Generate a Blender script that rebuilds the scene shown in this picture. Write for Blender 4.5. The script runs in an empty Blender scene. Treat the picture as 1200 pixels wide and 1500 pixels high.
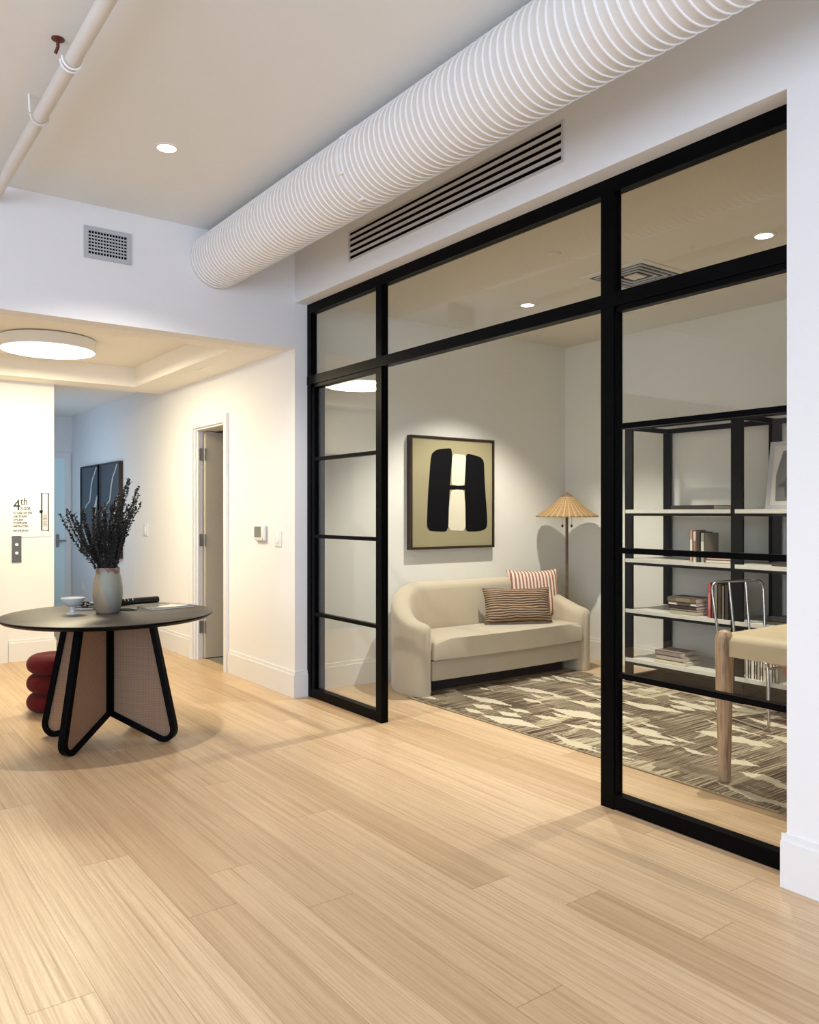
import bpy, math, random
from mathutils import Vector, Matrix
S = bpy.context.scene
COL = S.collection
PI = math.pi
rnd = random.Random(7)

# ------------------------------------------------------------------ materials
def lin(c):
    c = c/255.0
    return c/12.92 if c <= 0.04045 else ((c+0.055)/1.055)**2.4
def rgb(r, g, b): return (lin(r), lin(g), lin(b), 1)

class NT:
    def __init__(s, name):
        s.m = bpy.data.materials.new(name); s.m.use_nodes = True
        s.t = s.m.node_tree; s.n = s.t.nodes; s.l = s.t.links
        s.b = s.n['Principled BSDF']; s.out = s.n['Material Output']
        s.tc = s.n.new('ShaderNodeTexCoord')
    def new(s, kind, **kw):
        n = s.n.new('ShaderNode'+kind)
        for k, v in kw.items(): setattr(n, k, v)
        return n
    def link(s, a, b): s.l.new(a, b)
    def math(s, op, a, b=None, c=None):
        n = s.new('Math', operation=op)
        for i, v in enumerate((a, b, c)):
            if v is None: continue
            if isinstance(v, (int, float)): n.inputs[i].default_value = v
            else: s.link(v, n.inputs[i])
        return n.outputs[0]
    def mix(s, fac, a, b, blend='MIX'):
        n = s.new('Mix', data_type='RGBA', blend_type=blend)
        for i, v in ((0, fac), (6, a), (7, b)):
            if isinstance(v, (int, float, tuple)): n.inputs[i].default_value = v
            else: s.link(v, n.inputs[i])
        return n.outputs[2]
    def mapped(s, scale=(1, 1, 1), rot=(0, 0, 0), coord='Object'):
        mp = s.new('Mapping'); s.link(s.tc.outputs[coord], mp.inputs[0])
        mp.inputs['Scale'].default_value = scale; mp.inputs['Rotation'].default_value = rot
        return mp.outputs[0]
    def noise(s, vec, scale=5, detail=2, rough=.5):
        n = s.new('TexNoise'); s.link(vec, n.inputs['Vector'])
        n.inputs['Scale'].default_value = scale; n.inputs['Detail'].default_value = detail
        n.inputs['Roughness'].default_value = rough
        return n.outputs[0]
    def ramp(s, fac, stops):
        n = s.new('ValToRGB'); s.link(fac, n.inputs[0])
        e = n.color_ramp.elements
        while len(e) < len(stops): e.new(.5)
        for i, (p, c) in enumerate(stops): e[i].position = p; e[i].color = c
        return n.outputs[0]
    def bump(s, h, strength=.2, dist=.01):
        n = s.new('Bump'); s.link(h, n.inputs['Height'])
        n.inputs['Strength'].default_value = strength; n.inputs['Distance'].default_value = dist
        s.link(n.outputs[0], s.b.inputs['Normal'])
    def xyz(s, vec):
        n = s.new('SeparateXYZ'); s.link(vec, n.inputs[0]); return n.outputs
    def comb(s, x, y, z=0.0):
        n = s.new('CombineXYZ')
        for i, v in enumerate((x, y, z)):
            if isinstance(v, (int, float)): n.inputs[i].default_value = v
            else: s.link(v, n.inputs[i])
        return n.outputs[0]

def plain(name, col, rough=.5, metal=0, spec=.5, var=.0, vscale=8, bump=0, bscale=40, coat=0, sheen=0):
    k = NT(name)
    k.b.inputs['Roughness'].default_value = rough; k.b.inputs['Metallic'].default_value = metal
    k.b.inputs['Specular IOR Level'].default_value = spec
    k.b.inputs['Coat Weight'].default_value = coat
    k.b.inputs['Sheen Weight'].default_value = sheen
    v = k.mapped()
    n = k.noise(v, vscale, 3)
    d = tuple(max(0, c*(1-var)) for c in col[:3])+(1,)
    e = tuple(min(1, c*(1+var)) for c in col[:3])+(1,)
    k.link(k.mix(n, d, e), k.b.inputs['Base Color'])
    if bump: k.bump(k.noise(v, bscale, 4), bump, .004)
    return k.m

M = {}
M['paint'] = plain('white_wall_paint', (.80, .80, .80, 1), .75, var=.01, bump=.04, bscale=120, spec=.2)
M['ceil'] = plain('white_ceiling_paint', (.80, .815, .81, 1), .85, var=.01, spec=.1)
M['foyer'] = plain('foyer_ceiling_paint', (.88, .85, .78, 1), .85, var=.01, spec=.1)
M['office'] = plain('office_wall_paint', (.77, .755, .67, 1), .8, var=.01, bump=.03, bscale=120, spec=.15)
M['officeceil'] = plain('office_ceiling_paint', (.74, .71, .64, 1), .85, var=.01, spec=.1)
M['charcoal'] = plain('charcoal_for_reflections', (.09, .09, .095, 1), .7, var=.03)  # invented dark tone, keeps the mirrored hall dim in the glass
M['trim'] = plain('gloss_white_trim', (.78, .78, .78, 1), .4, var=.01)
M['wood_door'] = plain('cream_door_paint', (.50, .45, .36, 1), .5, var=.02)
M['black'] = plain('black_powder_coated_steel', (.002, .002, .0025, 1), .34, spec=.05, var=.1)
M['blackmat'] = plain('dark_bookcase_metal', (.010, .0095, .008, 1), .5, spec=.1, var=.1)
M['void'] = plain('duct_void_black', (.004, .004, .004, 1), .9, spec=0)
M['ductw'] = plain('painted_spiral_duct', (.70, .68, .65, 1), .42, var=.03, vscale=30, bump=.12, bscale=260)
M['ductrib'] = plain('painted_duct_seam', (.86, .85, .84, 1), .3)
M['pipe'] = plain('painted_pipe', (.68, .65, .61, 1), .5, var=.02)
M['bracket'] = plain('bright_white_hanger', (.88, .88, .87, 1), .35)
M['rust'] = plain('copper_primer', rgb(96, 44, 40), .5, metal=.3, var=.2)
M['grille'] = plain('grey_painted_grille', (.58, .57, .56, 1), .4)
M['ventgrey'] = plain('grey_vent_metal', (.46, .47, .50, 1), .4, var=.02)
M['plastic'] = plain('white_plastic', (.78, .78, .76, 1), .35)
M['screen'] = plain('lcd_grey', rgb(118, 122, 112), .25, var=.05)
M['steel'] = plain('brushed_steel_plate', (.20, .20, .20, 1), .35, metal=.8, var=.1, vscale=60)
M['chrome'] = plain('satin_chrome', (.62, .61, .59, 1), .18, metal=1)
M['nickel'] = plain('hinge_nickel', (.32, .31, .30, 1), .35, metal=.8)
M['sofa'] = plain('sand_velvet', rgb(190, 177, 151), .85, var=.05, vscale=5, bump=.15, bscale=300, sheen=.4, spec=.2)
M['seam'] = plain('dark_seam', rgb(60, 50, 44), .8)
M['red'] = plain('oxblood_velvet', rgb(84, 10, 12), .8, var=.15, vscale=10, bump=.15, bscale=200, sheen=.05, spec=.2)
M['oak'] = None
M['linen'] = plain('sand_leather_top', rgb(190, 172, 138), .5, var=.04, vscale=6, bump=.08, bscale=200)
M['pinkseat'] = plain('dusty_pink_seat', rgb(176, 120, 108), .7, var=.12, vscale=14)
M['shelfw'] = plain('pale_stone_shelf', rgb(205, 202, 190), .45, var=.07, vscale=18)
M['foliage'] = plain('dark_dried_leaves', rgb(26, 23, 20), .7, var=.5, vscale=25)
M['twig'] = plain('dark_twig', rgb(30, 25, 22), .8, var=.3)
M['blackpaper'] = plain('black_glossy_paper', (.012, .012, .012, 1), .22, spec=.6)
M['greypaper'] = plain('grey_glossy_cover', rgb(125, 125, 116), .25, var=.25, vscale=9)
M['signw'] = plain('sign_white', (.86, .86, .84, 1), .4, var=.01)
M['paper'] = plain('white_paper', rgb(225, 220, 208), .7, var=.03)
M['bowl'] = plain('white_glazed_ceramic', rgb(205, 205, 200), .25, var=.02)
M['pole'] = plain('bamboo_pole', rgb(112, 88, 66), .5, var=.25, vscale=20)
M['brownframe'] = plain('dark_walnut_frame', rgb(48, 32, 24), .45, var=.2, vscale=12)
M['canvas'] = plain('olive_beige_canvas', rgb(150, 142, 108), .8, var=.05, vscale=4, bump=.1, bscale=250)
M['inkblack'] = plain('matt_black_pigment', (.004, .004, .005, 1), .7, spec=.1)
M['artcream'] = plain('cream_pigment', rgb(216, 208, 184), .8, var=.06, vscale=6)
M['artnavy'] = plain('slate_blue_print', rgb(52, 62, 74), .45, var=.45, vscale=3)
M['artline'] = plain('pale_print_line', rgb(195, 205, 210), .6)
M['artgrey'] = plain('grey_sketch', rgb(122, 124, 120), .7, var=.35, vscale=6)
M['artdark'] = plain('charcoal_sketch', rgb(84, 86, 86), .7, var=.3, vscale=12)
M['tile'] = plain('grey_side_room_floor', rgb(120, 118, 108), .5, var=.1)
M['ink'] = plain('sign_ink', rgb(30, 30, 30), .6)
M['inkred'] = plain('sign_ink_brown', rgb(120, 90, 84), .6)
M['glassdoor'] = plain('pale_blue_door', (.74, .93, .96, 1), .25)

def emis(name, col, st):
    k = NT(name); e = k.new('Emission'); e.inputs[0].default_value = col; e.inputs[1].default_value = st
    k.link(e.outputs[0], k.out.inputs[0]); return k.m
M['bulb'] = emis('downlight_diffuser', (1, .93, .82, 1), 14)
M['disc'] = emis('ceiling_lamp_diffuser', (1, .90, .74, 1), 9)

def glass():
    k = NT('clear_partition_glass')
    tr = k.new('BsdfTransparent'); tr.inputs[0].default_value = (.965, .975, .97, 1)
    gl = k.new('BsdfGlossy'); gl.inputs['Roughness'].default_value = 0.0; gl.inputs[0].default_value = (1, 1, 1, 1)
    ge = k.new('NewGeometry')
    ior = k.math('SUBTRACT', 1.48, k.math('MULTIPLY', ge.outputs['Backfacing'], 1.48-1/1.48))
    fr = k.new('Fresnel'); k.link(ior, fr.inputs[0])
    mx = k.new('MixShader'); k.link(fr.outputs[0], mx.inputs[0]); k.link(tr.outputs[0], mx.inputs[1]); k.link(gl.outputs[0], mx.inputs[2])
    k.link(mx.outputs[0], k.out.inputs[0]); return k.m
M['glass'] = glass()

def floor_mat():
    k = NT('rift_oak_planks')
    x, y, z = k.xyz(k.tc.outputs['Object'])
    W, L = .187, 2.3
    u = k.math('DIVIDE', k.math('ADD', x, 20-.842+W*5), W)
    row = k.math('FLOOR', u); fu = k.math('FRACT', u)
    wn = k.new('TexWhiteNoise', noise_dimensions='1D'); k.link(row, wn.inputs['W'])
    v = k.math('ADD', k.math('DIVIDE', k.math('ADD', y, 20), L), k.math('MULTIPLY', wn.outputs[0], 7.3))
    cell = k.math('FLOOR', v); fv = k.math('FRACT', v)
    w2 = k.new('TexWhiteNoise', noise_dimensions='2D'); k.link(k.comb(row, cell), w2.inputs['Vector'])
    idv = w2.outputs[0]
    # linear grain that runs along the board, each board shifted
    off = k.math('MULTIPLY', idv, 37.0)
    g1 = k.noise(k.comb(k.math('MULTIPLY', x, 95), k.math('ADD', k.math('MULTIPLY', y, 1.1), off), off), 1, 3, .6)
    g2 = k.noise(k.comb(k.math('MULTIPLY', x, 24), k.math('ADD', k.math('MULTIPLY', y, .5), off), off), 1, 2, .5)
    g3 = k.noise(k.comb(k.math('MULTIPLY', x, 340), k.math('ADD', k.math('MULTIPLY', y, 9), off), off), 1, 2, .6)
    base = k.ramp(idv, [(0, rgb(189, 159, 123)), (.5, rgb(203, 174, 138)), (1, rgb(214, 186, 150))])
    c = k.mix(k.math('MULTIPLY', k.math('SUBTRACT', g1, .42), 2.1), base, rgb(158, 123, 86))
    c = k.mix(k.math('MULTIPLY', k.math('SUBTRACT', g2, .45), 1.1), c, rgb(222, 193, 154))
    c = k.mix(k.math('MULTIPLY', k.math('GREATER_THAN', g3, .60), .26), c, rgb(160, 120, 84))
    gu = k.math('GREATER_THAN', k.math('ABSOLUTE', k.math('SUBTRACT', fu, .5)), .4945)
    gv = k.math('GREATER_THAN', k.math('ABSOLUTE', k.math('SUBTRACT', fv, .5)), .4993)
    gap = k.math('MAXIMUM', gu, gv)
    c = k.mix(k.math('MULTIPLY', gap, .55), c, rgb(110, 80, 52))
    k.link(c, k.b.inputs['Base Color'])
    r = k.math('ADD', .27, k.math('MULTIPLY', g1, .2))
    k.link(r, k.b.inputs['Roughness'])
    k.b.inputs['Specular IOR Level'].default_value = .42
    k.bump(k.math('SUBTRACT', k.math('MULTIPLY', g3, .35), gap), .12, .002)
    return k.m
M['floor'] = floor_mat()

def wood(name, c1, c2, c3, axis='Z', scale=1, rough=.45):
    k = NT(name)
    sc = {'Z': (22, 22, 1.6), 'X': (1.4, 40, 40), 'Y': (40, 1.4, 40)}[axis]
    v = k.mapped(tuple(a*scale for a in sc))
    n = k.noise(v, 1, 4, .6)
    v2 = k.mapped(tuple(a*scale*4 for a in sc))
    n2 = k.noise(v2, 1, 2, .6)
    c = k.ramp(n, [(.3, c1), (.5, c2), (.72, c3)])
    k.link(k.mix(k.math('MULTIPLY', n2, .3), c, c1), k.b.inputs['Base Color'])
    k.b.inputs['Roughness'].default_value = rough
    k.bump(n, .08, .002)
    return k.m
M['oak'] = wood('oiled_oak_leg', rgb(118, 90, 66), rgb(186, 154, 122), rgb(210, 182, 150), 'Z', 3.0)
M['tabletop'] = wood('dark_stained_ash_top', rgb(30, 27, 24), rgb(56, 51, 45), rgb(92, 84, 75), 'X', rough=.45)

def cane():
    k = NT('woven_cane')
    g = k.tc.outputs['Generated']; x, y, z = k.xyz(k.tc.outputs['Object'])
    r = k.math('SQRT', k.math('ADD', k.math('POWER', x, 2), k.math('POWER', y, 2)))
    a = k.math('SINE', k.math('MULTIPLY', r, 620)); b = k.math('SINE', k.math('MULTIPLY', z, 620))
    w = k.math('MAXIMUM', a, b)
    n = k.noise(k.comb(k.math('MULTIPLY', r, 60), k.math('MULTIPLY', z, 8)), 1, 3)
    n2 = k.noise(k.comb(k.math('MULTIPLY', r, 8), k.math('MULTIPLY', z, 90)), 1, 3)
    c = k.mix(k.math('MULTIPLY', k.math('ADD', w, 1), .5), rgb(126, 116, 98), rgb(196, 188, 168))
    c = k.mix(k.math('MULTIPLY', k.math('ADD', n, n2), .22), c, rgb(110, 84, 64))
    k.link(c, k.b.inputs['Base Color']); k.b.inputs['Roughness'].default_value = .6
    tl = k.new('BsdfTranslucent'); k.link(k.mix(.6, c, rgb(214, 158, 72)), tl.inputs[0])
    mx = k.new('MixShader'); mx.inputs[0].default_value = .62
    k.link(k.b.outputs[0], mx.inputs[1]); k.link(tl.outputs[0], mx.inputs[2]); k.link(mx.outputs[0], k.out.inputs[0])
    k.bump(w, .3, .002)
    return k.m
M['cane'] = cane()

def wicker():
    k = NT('woven_wicker_shade')
    x, y, z = k.xyz(k.tc.outputs['Object'])
    ang = k.math('ARCTAN2', y, x)
    r = k.math('SQRT', k.math('ADD', k.math('POWER', x, 2), k.math('POWER', y, 2)))
    a = k.math('SINE', k.math('MULTIPLY', ang, 32)); b = k.math('SINE', k.math('MULTIPLY', r, 330))
    h = k.math('MULTIPLY', k.math('ADD', k.math('MULTIPLY', a, b), 1), .5)
    c = k.mix(h, rgb(96, 70, 40), rgb(180, 148, 102))
    c = k.mix(k.math('MULTIPLY', k.math('GREATER_THAN', a, .72), .7), c, rgb(190, 160, 112))
    k.link(c, k.b.inputs['Base Color']); k.b.inputs['Roughness'].default_value = .55
    k.bump(h, .5, .004)
    return k.m
M['wicker'] = wicker()

def stripes(name, c1, c2, freq, axis=0, thick=.0, wob=.0):
    k = NT(name)
    v = k.tc.outputs['Object']; c = k.xyz(v)
    n = k.noise(v, 9, 2)
    s = k.math('SINE', k.math('ADD', k.math('MULTIPLY', c[axis], freq), k.math('MULTIPLY', n, wob)))
    f = k.math('GREATER_THAN', s, thick)
    f2 = k.math('MULTIPLY', k.math('ADD', k.noise(k.mapped((160, 160, 160)), 1, 2), .35), 1)
    k.link(k.mix(f, c1, k.mix(f2, c1, c2)), k.b.inputs['Base Color'])
    k.b.inputs['Roughness'].default_value = .85
    k.bump(s, .25, .003)
    return k.m
M['redstripe'] = stripes('red_cream_ticking', rgb(222, 208, 186), rgb(138, 62, 50), 2*PI/.033, 0, .05)

def pleat():
    k = NT('brown_pleated_fabric')
    v = k.tc.outputs['Object']; x, y, z = k.xyz(v)
    n = k.noise(k.comb(k.math('MULTIPLY', x, 5), k.math('MULTIPLY', z, 9)), 1, 2)
    s = k.math('SINE', k.math('ADD', k.math('MULTIPLY', z, 2*PI/.021), k.math('MULTIPLY', n, 13)))
    h = k.math('MULTIPLY', k.math('ADD', s, 1), .5)
    k.link(k.mix(k.math('POWER', h, .7), rgb(52, 34, 27), rgb(164, 138, 110)), k.b.inputs['Base Color'])
    k.b.inputs['Roughness'].default_value = .8
    k.bump(h, .9, .006)
    return k.m
M['pleat'] = pleat()

def rug_mat():
    k = NT('taupe_woven_rug')
    x, y, z = k.xyz(k.tc.outputs['Object'])
    q = k.math('SNAP', y, .014)                    # weft rows run across the rug, shapes step row by row
    qn = k.new('TexWhiteNoise', noise_dimensions='1D'); k.link(q, qn.inputs['W'])
    xx = k.math('ADD', x, k.math('MULTIPLY', qn.outputs[0], .014))
    def vor(sx, sy, oz, seed):
        n = k.new('TexVoronoi', voronoi_dimensions='2D', distance='CHEBYCHEV'); k.link(k.comb(k.math('ADD', k.math('MULTIPLY', xx, sx), seed), k.math('MULTIPLY', q, sy)), n.inputs['Vector'])
        n.inputs['Scale'].default_value = 1; n.inputs['Randomness'].default_value = 1
        return k.xyz(n.outputs['Color'])
    v2 = vor(5.0, 2.2, 0, 11.7); v3 = vor(3.0, 9.0, 0, 27.3)
    def shards(cw_, ch_, seed, prob, wmin, wmax):
        """pointed, stepped lozenges and half lozenges lying along the rug, one per cell"""
        gx = k.math('DIVIDE', k.math('ADD', xx, seed), cw_); cx = k.math('FLOOR', gx)
        col = k.new('TexWhiteNoise', noise_dimensions='1D'); k.link(cx, col.inputs['W'])
        gy = k.math('ADD', k.math('DIVIDE', q, ch_), k.math('MULTIPLY', col.outputs[0], 5.3)); cy = k.math('FLOOR', gy)
        wn = k.new('TexWhiteNoise', noise_dimensions='2D'); k.link(k.comb(cx, cy), wn.inputs['Vector']); r = k.xyz(wn.outputs['Color'])
        u = k.math('SUBTRACT', k.math('FRACT', gx), k.math('ADD', .35, k.math('MULTIPLY', r[0], .3)))
        v = k.math('SUBTRACT', k.math('FRACT', gy), k.math('ADD', .35, k.math('MULTIPLY', r[1], .3)))
        u = k.math('ADD', u, k.math('MULTIPLY', v, k.math('MULTIPLY', k.math('SUBTRACT', r[2], .5), .8)))
        wd = k.math('ADD', wmin, k.math('MULTIPLY', r[1], wmax-wmin))
        d = k.math('ADD', k.math('DIVIDE', k.math('ABSOLUTE', u), wd), k.math('DIVIDE', k.math('ABSOLUTE', v), .44))
        half = k.math('MAXIMUM', k.math('GREATER_THAN', k.math('MULTIPLY', u, k.math('SUBTRACT', r[0], .5)), 0), k.math('GREATER_THAN', r[2], .45))
        return k.math('MULTIPLY', k.math('MULTIPLY', k.math('LESS_THAN', d, 1), half), k.math('LESS_THAN', wn.outputs[0], prob))
    sh = k.math('MAXIMUM', shards(.27, .58, 3.3, .62, .2, .42), shards(.14, .26, 8.1, .42, .25, .5))
    sd = shards(.22, .46, 17.9, .6, .25, .5)
    low = k.noise(k.comb(k.math('MULTIPLY', x, 2.2), k.math('MULTIPLY', y, 2.2), 3.3), 1, 2, .5)
    rows = k.noise(k.comb(k.math('MULTIPLY', x, 1.8), k.math('MULTIPLY', y, 95), 1.0), 1, 2, .7)
    rows2 = k.noise(k.comb(k.math('MULTIPLY', x, 1.3), k.math('MULTIPLY', y, 22), 5.0), 1, 2, .6)
    fib = k.noise(k.mapped((500, 500, 500)), 1, 2)
    base = k.ramp(rows, [(.36, rgb(46, 36, 29)), (.46, rgb(88, 74, 60)), (.54, rgb(136, 121, 100)), (.62, rgb(180, 167, 142))])
    base = k.mix(k.math('MULTIPLY', k.math('GREATER_THAN', rows2, .58), .35), base, rgb(158, 146, 122))
    base = k.mix(k.math('MULTIPLY', k.math('GREATER_THAN', v2[0], .6), .28), base, rgb(60, 48, 38))
    base = k.mix(k.math('MULTIPLY', k.math('GREATER_THAN', v2[1], .7), .25), base, rgb(176, 164, 138))
    base = k.mix(k.math('MULTIPLY', sd, .45), base, rgb(66, 54, 43))
    cream = sh
    cream2 = k.math('MULTIPLY', k.math('GREATER_THAN', v3[1], .84), k.math('GREATER_THAN', rows, .45))
    c = k.mix(k.math('MULTIPLY', cream, .9), base, rgb(212, 202, 176))
    c = k.mix(k.math('MULTIPLY', cream2, .7), c, rgb(206, 194, 162))
    c = k.mix(k.math('MULTIPLY', fib, .2), c, rgb(80, 68, 52))
    k.link(c, k.b.inputs['Base Color']); k.b.inputs['Roughness'].default_value = .95
    k.b.inputs['Specular IOR Level'].default_value = .1
    k.bump(k.math('ADD', fib, rows), .5, .004)
    return k.m
M['rug'] = rug_mat()
M['rugedge'] = plain('rug_binding', rgb(150, 136, 104), .95, var=.25, vscale=60)

def vase_mat():
    k = NT('two_tone_glazed_stoneware')
    v = k.tc.outputs['Object']; x, y, z = k.xyz(v)
    s = k.math('ADD', k.math('ADD', k.math('MULTIPLY', x, .9), k.math('MULTIPLY', y, -.4)), k.math('MULTIPLY', z, .35))
    n = k.noise(v, 7, 3)
    f = k.math('GREATER_THAN', k.math('ADD', s, k.math('MULTIPLY', n, .05)), .055)
    c = k.mix(f, rgb(146, 130, 104), rgb(124, 126, 115))
    top = k.math('GREATER_THAN', z, .243)
    v2 = k.new('TexVoronoi'); k.link(v, v2.inputs['Vector']); v2.inputs['Scale'].default_value = 22
    pt = k.math('MULTIPLY', top, k.math('GREATER_THAN', v2.outputs['Distance'], .45))
    c = k.mix(pt, c, rgb(112, 78, 68))
    c = k.mix(k.math('MULTIPLY', n, .2), c, rgb(140, 128, 110))
    k.link(c, k.b.inputs['Base Color']); k.b.inputs['Roughness'].default_value = .4
    return k.m
M['vase'] = vase_mat()

def book_mat(name, c, rough=.55): 
    if name not in M: M[name] = plain(name, c, rough, var=.08, vscale=30)
    return M[name]

# ------------------------------------------------------------------ mesh builder
ORG = {}
class MB:
    def __init__(s): s.v = []; s.f = []; s.sm = []
    def add(s, vs, fs, smooth=False):
        o = len(s.v); s.v += [tuple(v) for v in vs]
        for f in fs: s.f.append(tuple(i+o for i in f)); s.sm.append(smooth)
        return s
    def box(s, x0, x1, y0, y1, z0, z1):
        v = [(x, y, z) for z in (z0, z1) for y in (y0, y1) for x in (x0, x1)]
        return s.add(v, [(0, 2, 3, 1), (4, 5, 7, 6), (0, 1, 5, 4), (2, 6, 7, 3), (0, 4, 6, 2), (1, 3, 7, 5)])
    def rbox(s, x0, x1, y0, y1, z0, z1, r=.01, seg=3):
        """box with all edges rounded"""
        import bmesh
        bm = bmesh.new(); bmesh.ops.create_cube(bm, size=1)
        for v in bm.verts:
            v.co = Vector(((x0+x1)/2+v.co.x*(x1-x0), (y0+y1)/2+v.co.y*(y1-y0), (z0+z1)/2+v.co.z*(z1-z0)))
        r = min(r, .49*min(x1-x0, y1-y0, z1-z0))
        bmesh.ops.bevel(bm, geom=list(bm.edges), offset=r, segments=seg, profile=.5, affect='EDGES')
        bm.verts.index_update()
        s.add([v.co[:] for v in bm.verts], [[v.index for v in f.verts] for f in bm.faces], True)
        bm.free(); return s
    def tube(s, pts, r, n=12, closed=False, caps=True, sect=None, up=None):
        """sweep a circle (or a given section of (a,b) offsets) along points"""
        P = [Vector(p) for p in pts]; m = len(P); rings = []
        prev = None
        for i in range(m):
            if closed: t = (P[(i+1) % m]-P[i-1])
            else: t = P[min(i+1, m-1)]-P[max(i-1, 0)]
            t.normalize()
            if up is not None: a = Vector(up)-t*t.dot(Vector(up)); a.normalize()
            elif prev is None:
                a = t.orthogonal().normalized()
            else:
                a = prev-t*prev.dot(t); a.normalize()
            prev = a; b = t.cross(a)
            rr = r[i] if isinstance(r, (list, tuple)) else r
            if sect: rings.append([P[i]+a*q[0]+b*q[1] for q in sect])
            else: rings.append([P[i]+(a*math.cos(2*PI*k/n)+b*math.sin(2*PI*k/n))*rr for k in range(n)])
        k = len(rings[0]); vs = [v for R in rings for v in R]; fs = []
        for i in range(m if closed else m-1):
            j = (i+1) % m
            for q in range(k): fs.append((i*k+q, i*k+(q+1) % k, j*k+(q+1) % k, j*k+q))
        if caps and not closed:
            fs.append(tuple(range(k))[::-1]); fs.append(tuple((m-1)*k+q for q in range(k)))
        return s.add(vs, fs, sect is None)
    def lathe(s, prof, c=(0, 0, 0), n=32, smooth=True):
        vs = []; fs = []; m = len(prof)
        for (r, z) in prof:
            for k in range(n):
                a = 2*PI*k/n; vs.append((c[0]+r*math.cos(a), c[1]+r*math.sin(a), c[2]+z))
        for i in range(m-1):
            for k in range(n): fs.append((i*n+k, i*n+(k+1) % n, (i+1)*n+(k+1) % n, (i+1)*n+k))
        if prof[0][0] > 1e-4: fs.append(tuple(range(n))[::-1])
        if prof[-1][0] > 1e-4: fs.append(tuple((m-1)*n+k for k in range(n)))
        return s.add(vs, fs, smooth)
    def frame(s, axis, p0, p1, u0, u1, z0, z1, b):
        """four non-overlapping bars; axis 'y': the frame lies in a wall facing y (u = x), 'x': facing x (u = y)"""
        for (a, c, d, e) in ((u0, u1, z0, z0+b), (u0, u1, z1-b, z1), (u0, u0+b, z0+b, z1-b), (u1-b, u1, z0+b, z1-b)):
            if axis == 'y': s.box(a, c, p0, p1, d, e)
            else: s.box(p0, p1, a, c, d, e)
        return s
    def cyl(s, p0, p1, r, n=24): return s.tube([p0, p1], r, n)
    def prism(s, poly, frame, t0, t1):
        """2D polygon extruded: frame = (origin, ux, uy, uz)"""
        o, ux, uy, uz = [Vector(q) for q in frame]; n = len(poly)
        vs = [o+ux*p[0]+uy*p[1]+uz*t0 for p in poly]+[o+ux*p[0]+uy*p[1]+uz*t1 for p in poly]
        fs = [tuple(range(n))[::-1], tuple(range(n, 2*n))]+[(i, (i+1) % n, n+(i+1) % n, n+i) for i in range(n)]
        return s.add(vs, fs)
    def build(s, name, mat, parent=None, org=None, local=False):
        me = bpy.data.meshes.new(name)
        if org is None:
            org = (0, 0, 0)
            if parent is not None and not local: org = ORG.get(parent.name, (0, 0, 0))
        me.from_pydata([(v[0]-org[0], v[1]-org[1], v[2]-org[2]) for v in s.v], [], s.f)
        me.polygons.foreach_set('use_smooth', s.sm)
        import bmesh
        bm = bmesh.new(); bm.from_mesh(me); bmesh.ops.recalc_face_normals(bm, faces=bm.faces); bm.to_mesh(me); bm.free()
        me.update()
        if any(s.sm):
            try: me.set_sharp_from_angle(angle=math.radians(50))
            except Exception: pass
        me.materials.append(mat)
        o = bpy.data.objects.new(name, me); COL.objects.link(o)
        if parent is not None: o.parent = parent
        else: o.location = org
        ORG[o.name] = org
        return o

def tag(o, label, cat, group=None, kind=None):
    if label: o['label'] = label
    if cat: o['category'] = cat
    if group: o['group'] = group
    if kind: o['kind'] = kind
    return o
def thing(name, label, cat, loc=(0, 0, 0), rotz=0, group=None, rot=None):
    o = bpy.data.objects.new(name, None); COL.objects.link(o); o.location = loc
    o.rotation_euler = rot if rot else (0, 0, rotz); o.empty_display_size = .1
    ORG[o.name] = loc
    return tag(o, label, cat, group)
def struct(name, mb, mat, parent=None):
    o = mb.build(name, mat, parent)
    if parent is None: o['kind'] = 'structure'
    return o

# ------------------------------------------------------------------ constants of the place
XW, XF = 2.93, 3.035            # wall face, face of the glazed screen
YB, YO = 5.44, 5.56             # header wall, office back wall
ZC, ZO, ZS = 3.395, 3.04, 2.64  # ceilings: hall, office, foyer soffit
XR, XI = 6.02, 3.14             # office right wall, inner face of the shared wall
YD0, YD1, ZD = 6.72, 7.44, 2.20  # side door opening
XC = 1.87                       # corridor left wall

# ------------------------------------------------------------------ the setting
struct('floor', MB().box(-3.7, XR+.2, -3.7, 12.2, -.12, 0), M['floor'])
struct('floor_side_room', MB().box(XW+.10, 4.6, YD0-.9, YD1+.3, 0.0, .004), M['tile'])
struct('ceiling', MB().box(-3.7, XW+.21, -3.7, YB+.16, ZC, ZC+.12), M['ceil'])
struct('ceiling_office', MB().box(XI-.002, XR+.2, -.2, YO+.15, ZO, ZO+.12), M['officeceil'])
w = MB()
w.box(XW, XI, -3.7, 1.598, 0, ZC)
w.box(XW, XI, 1.598, YB, 2.985, ZC)
w.box(XW, XI, YB, YD0, 0, ZC)
w.box(XW, XI, YD0, YD1, ZD, ZC)
w.box(XW, XI, YD1, 12.2, 0, ZC)
struct('wall_right', w, M['paint'])
struct('wall_header', MB().box(-3.7, XW-.0005, YB, YB+.16, ZS+.001, ZC), M['paint'])
struct('wall_unseen_charcoal', MB().box(-3.7, -.6, YB, YB+.16, 0, ZS+.001), M['charcoal'])  # unseen section, made charcoal to darken reflections in the right-hand panes
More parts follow.
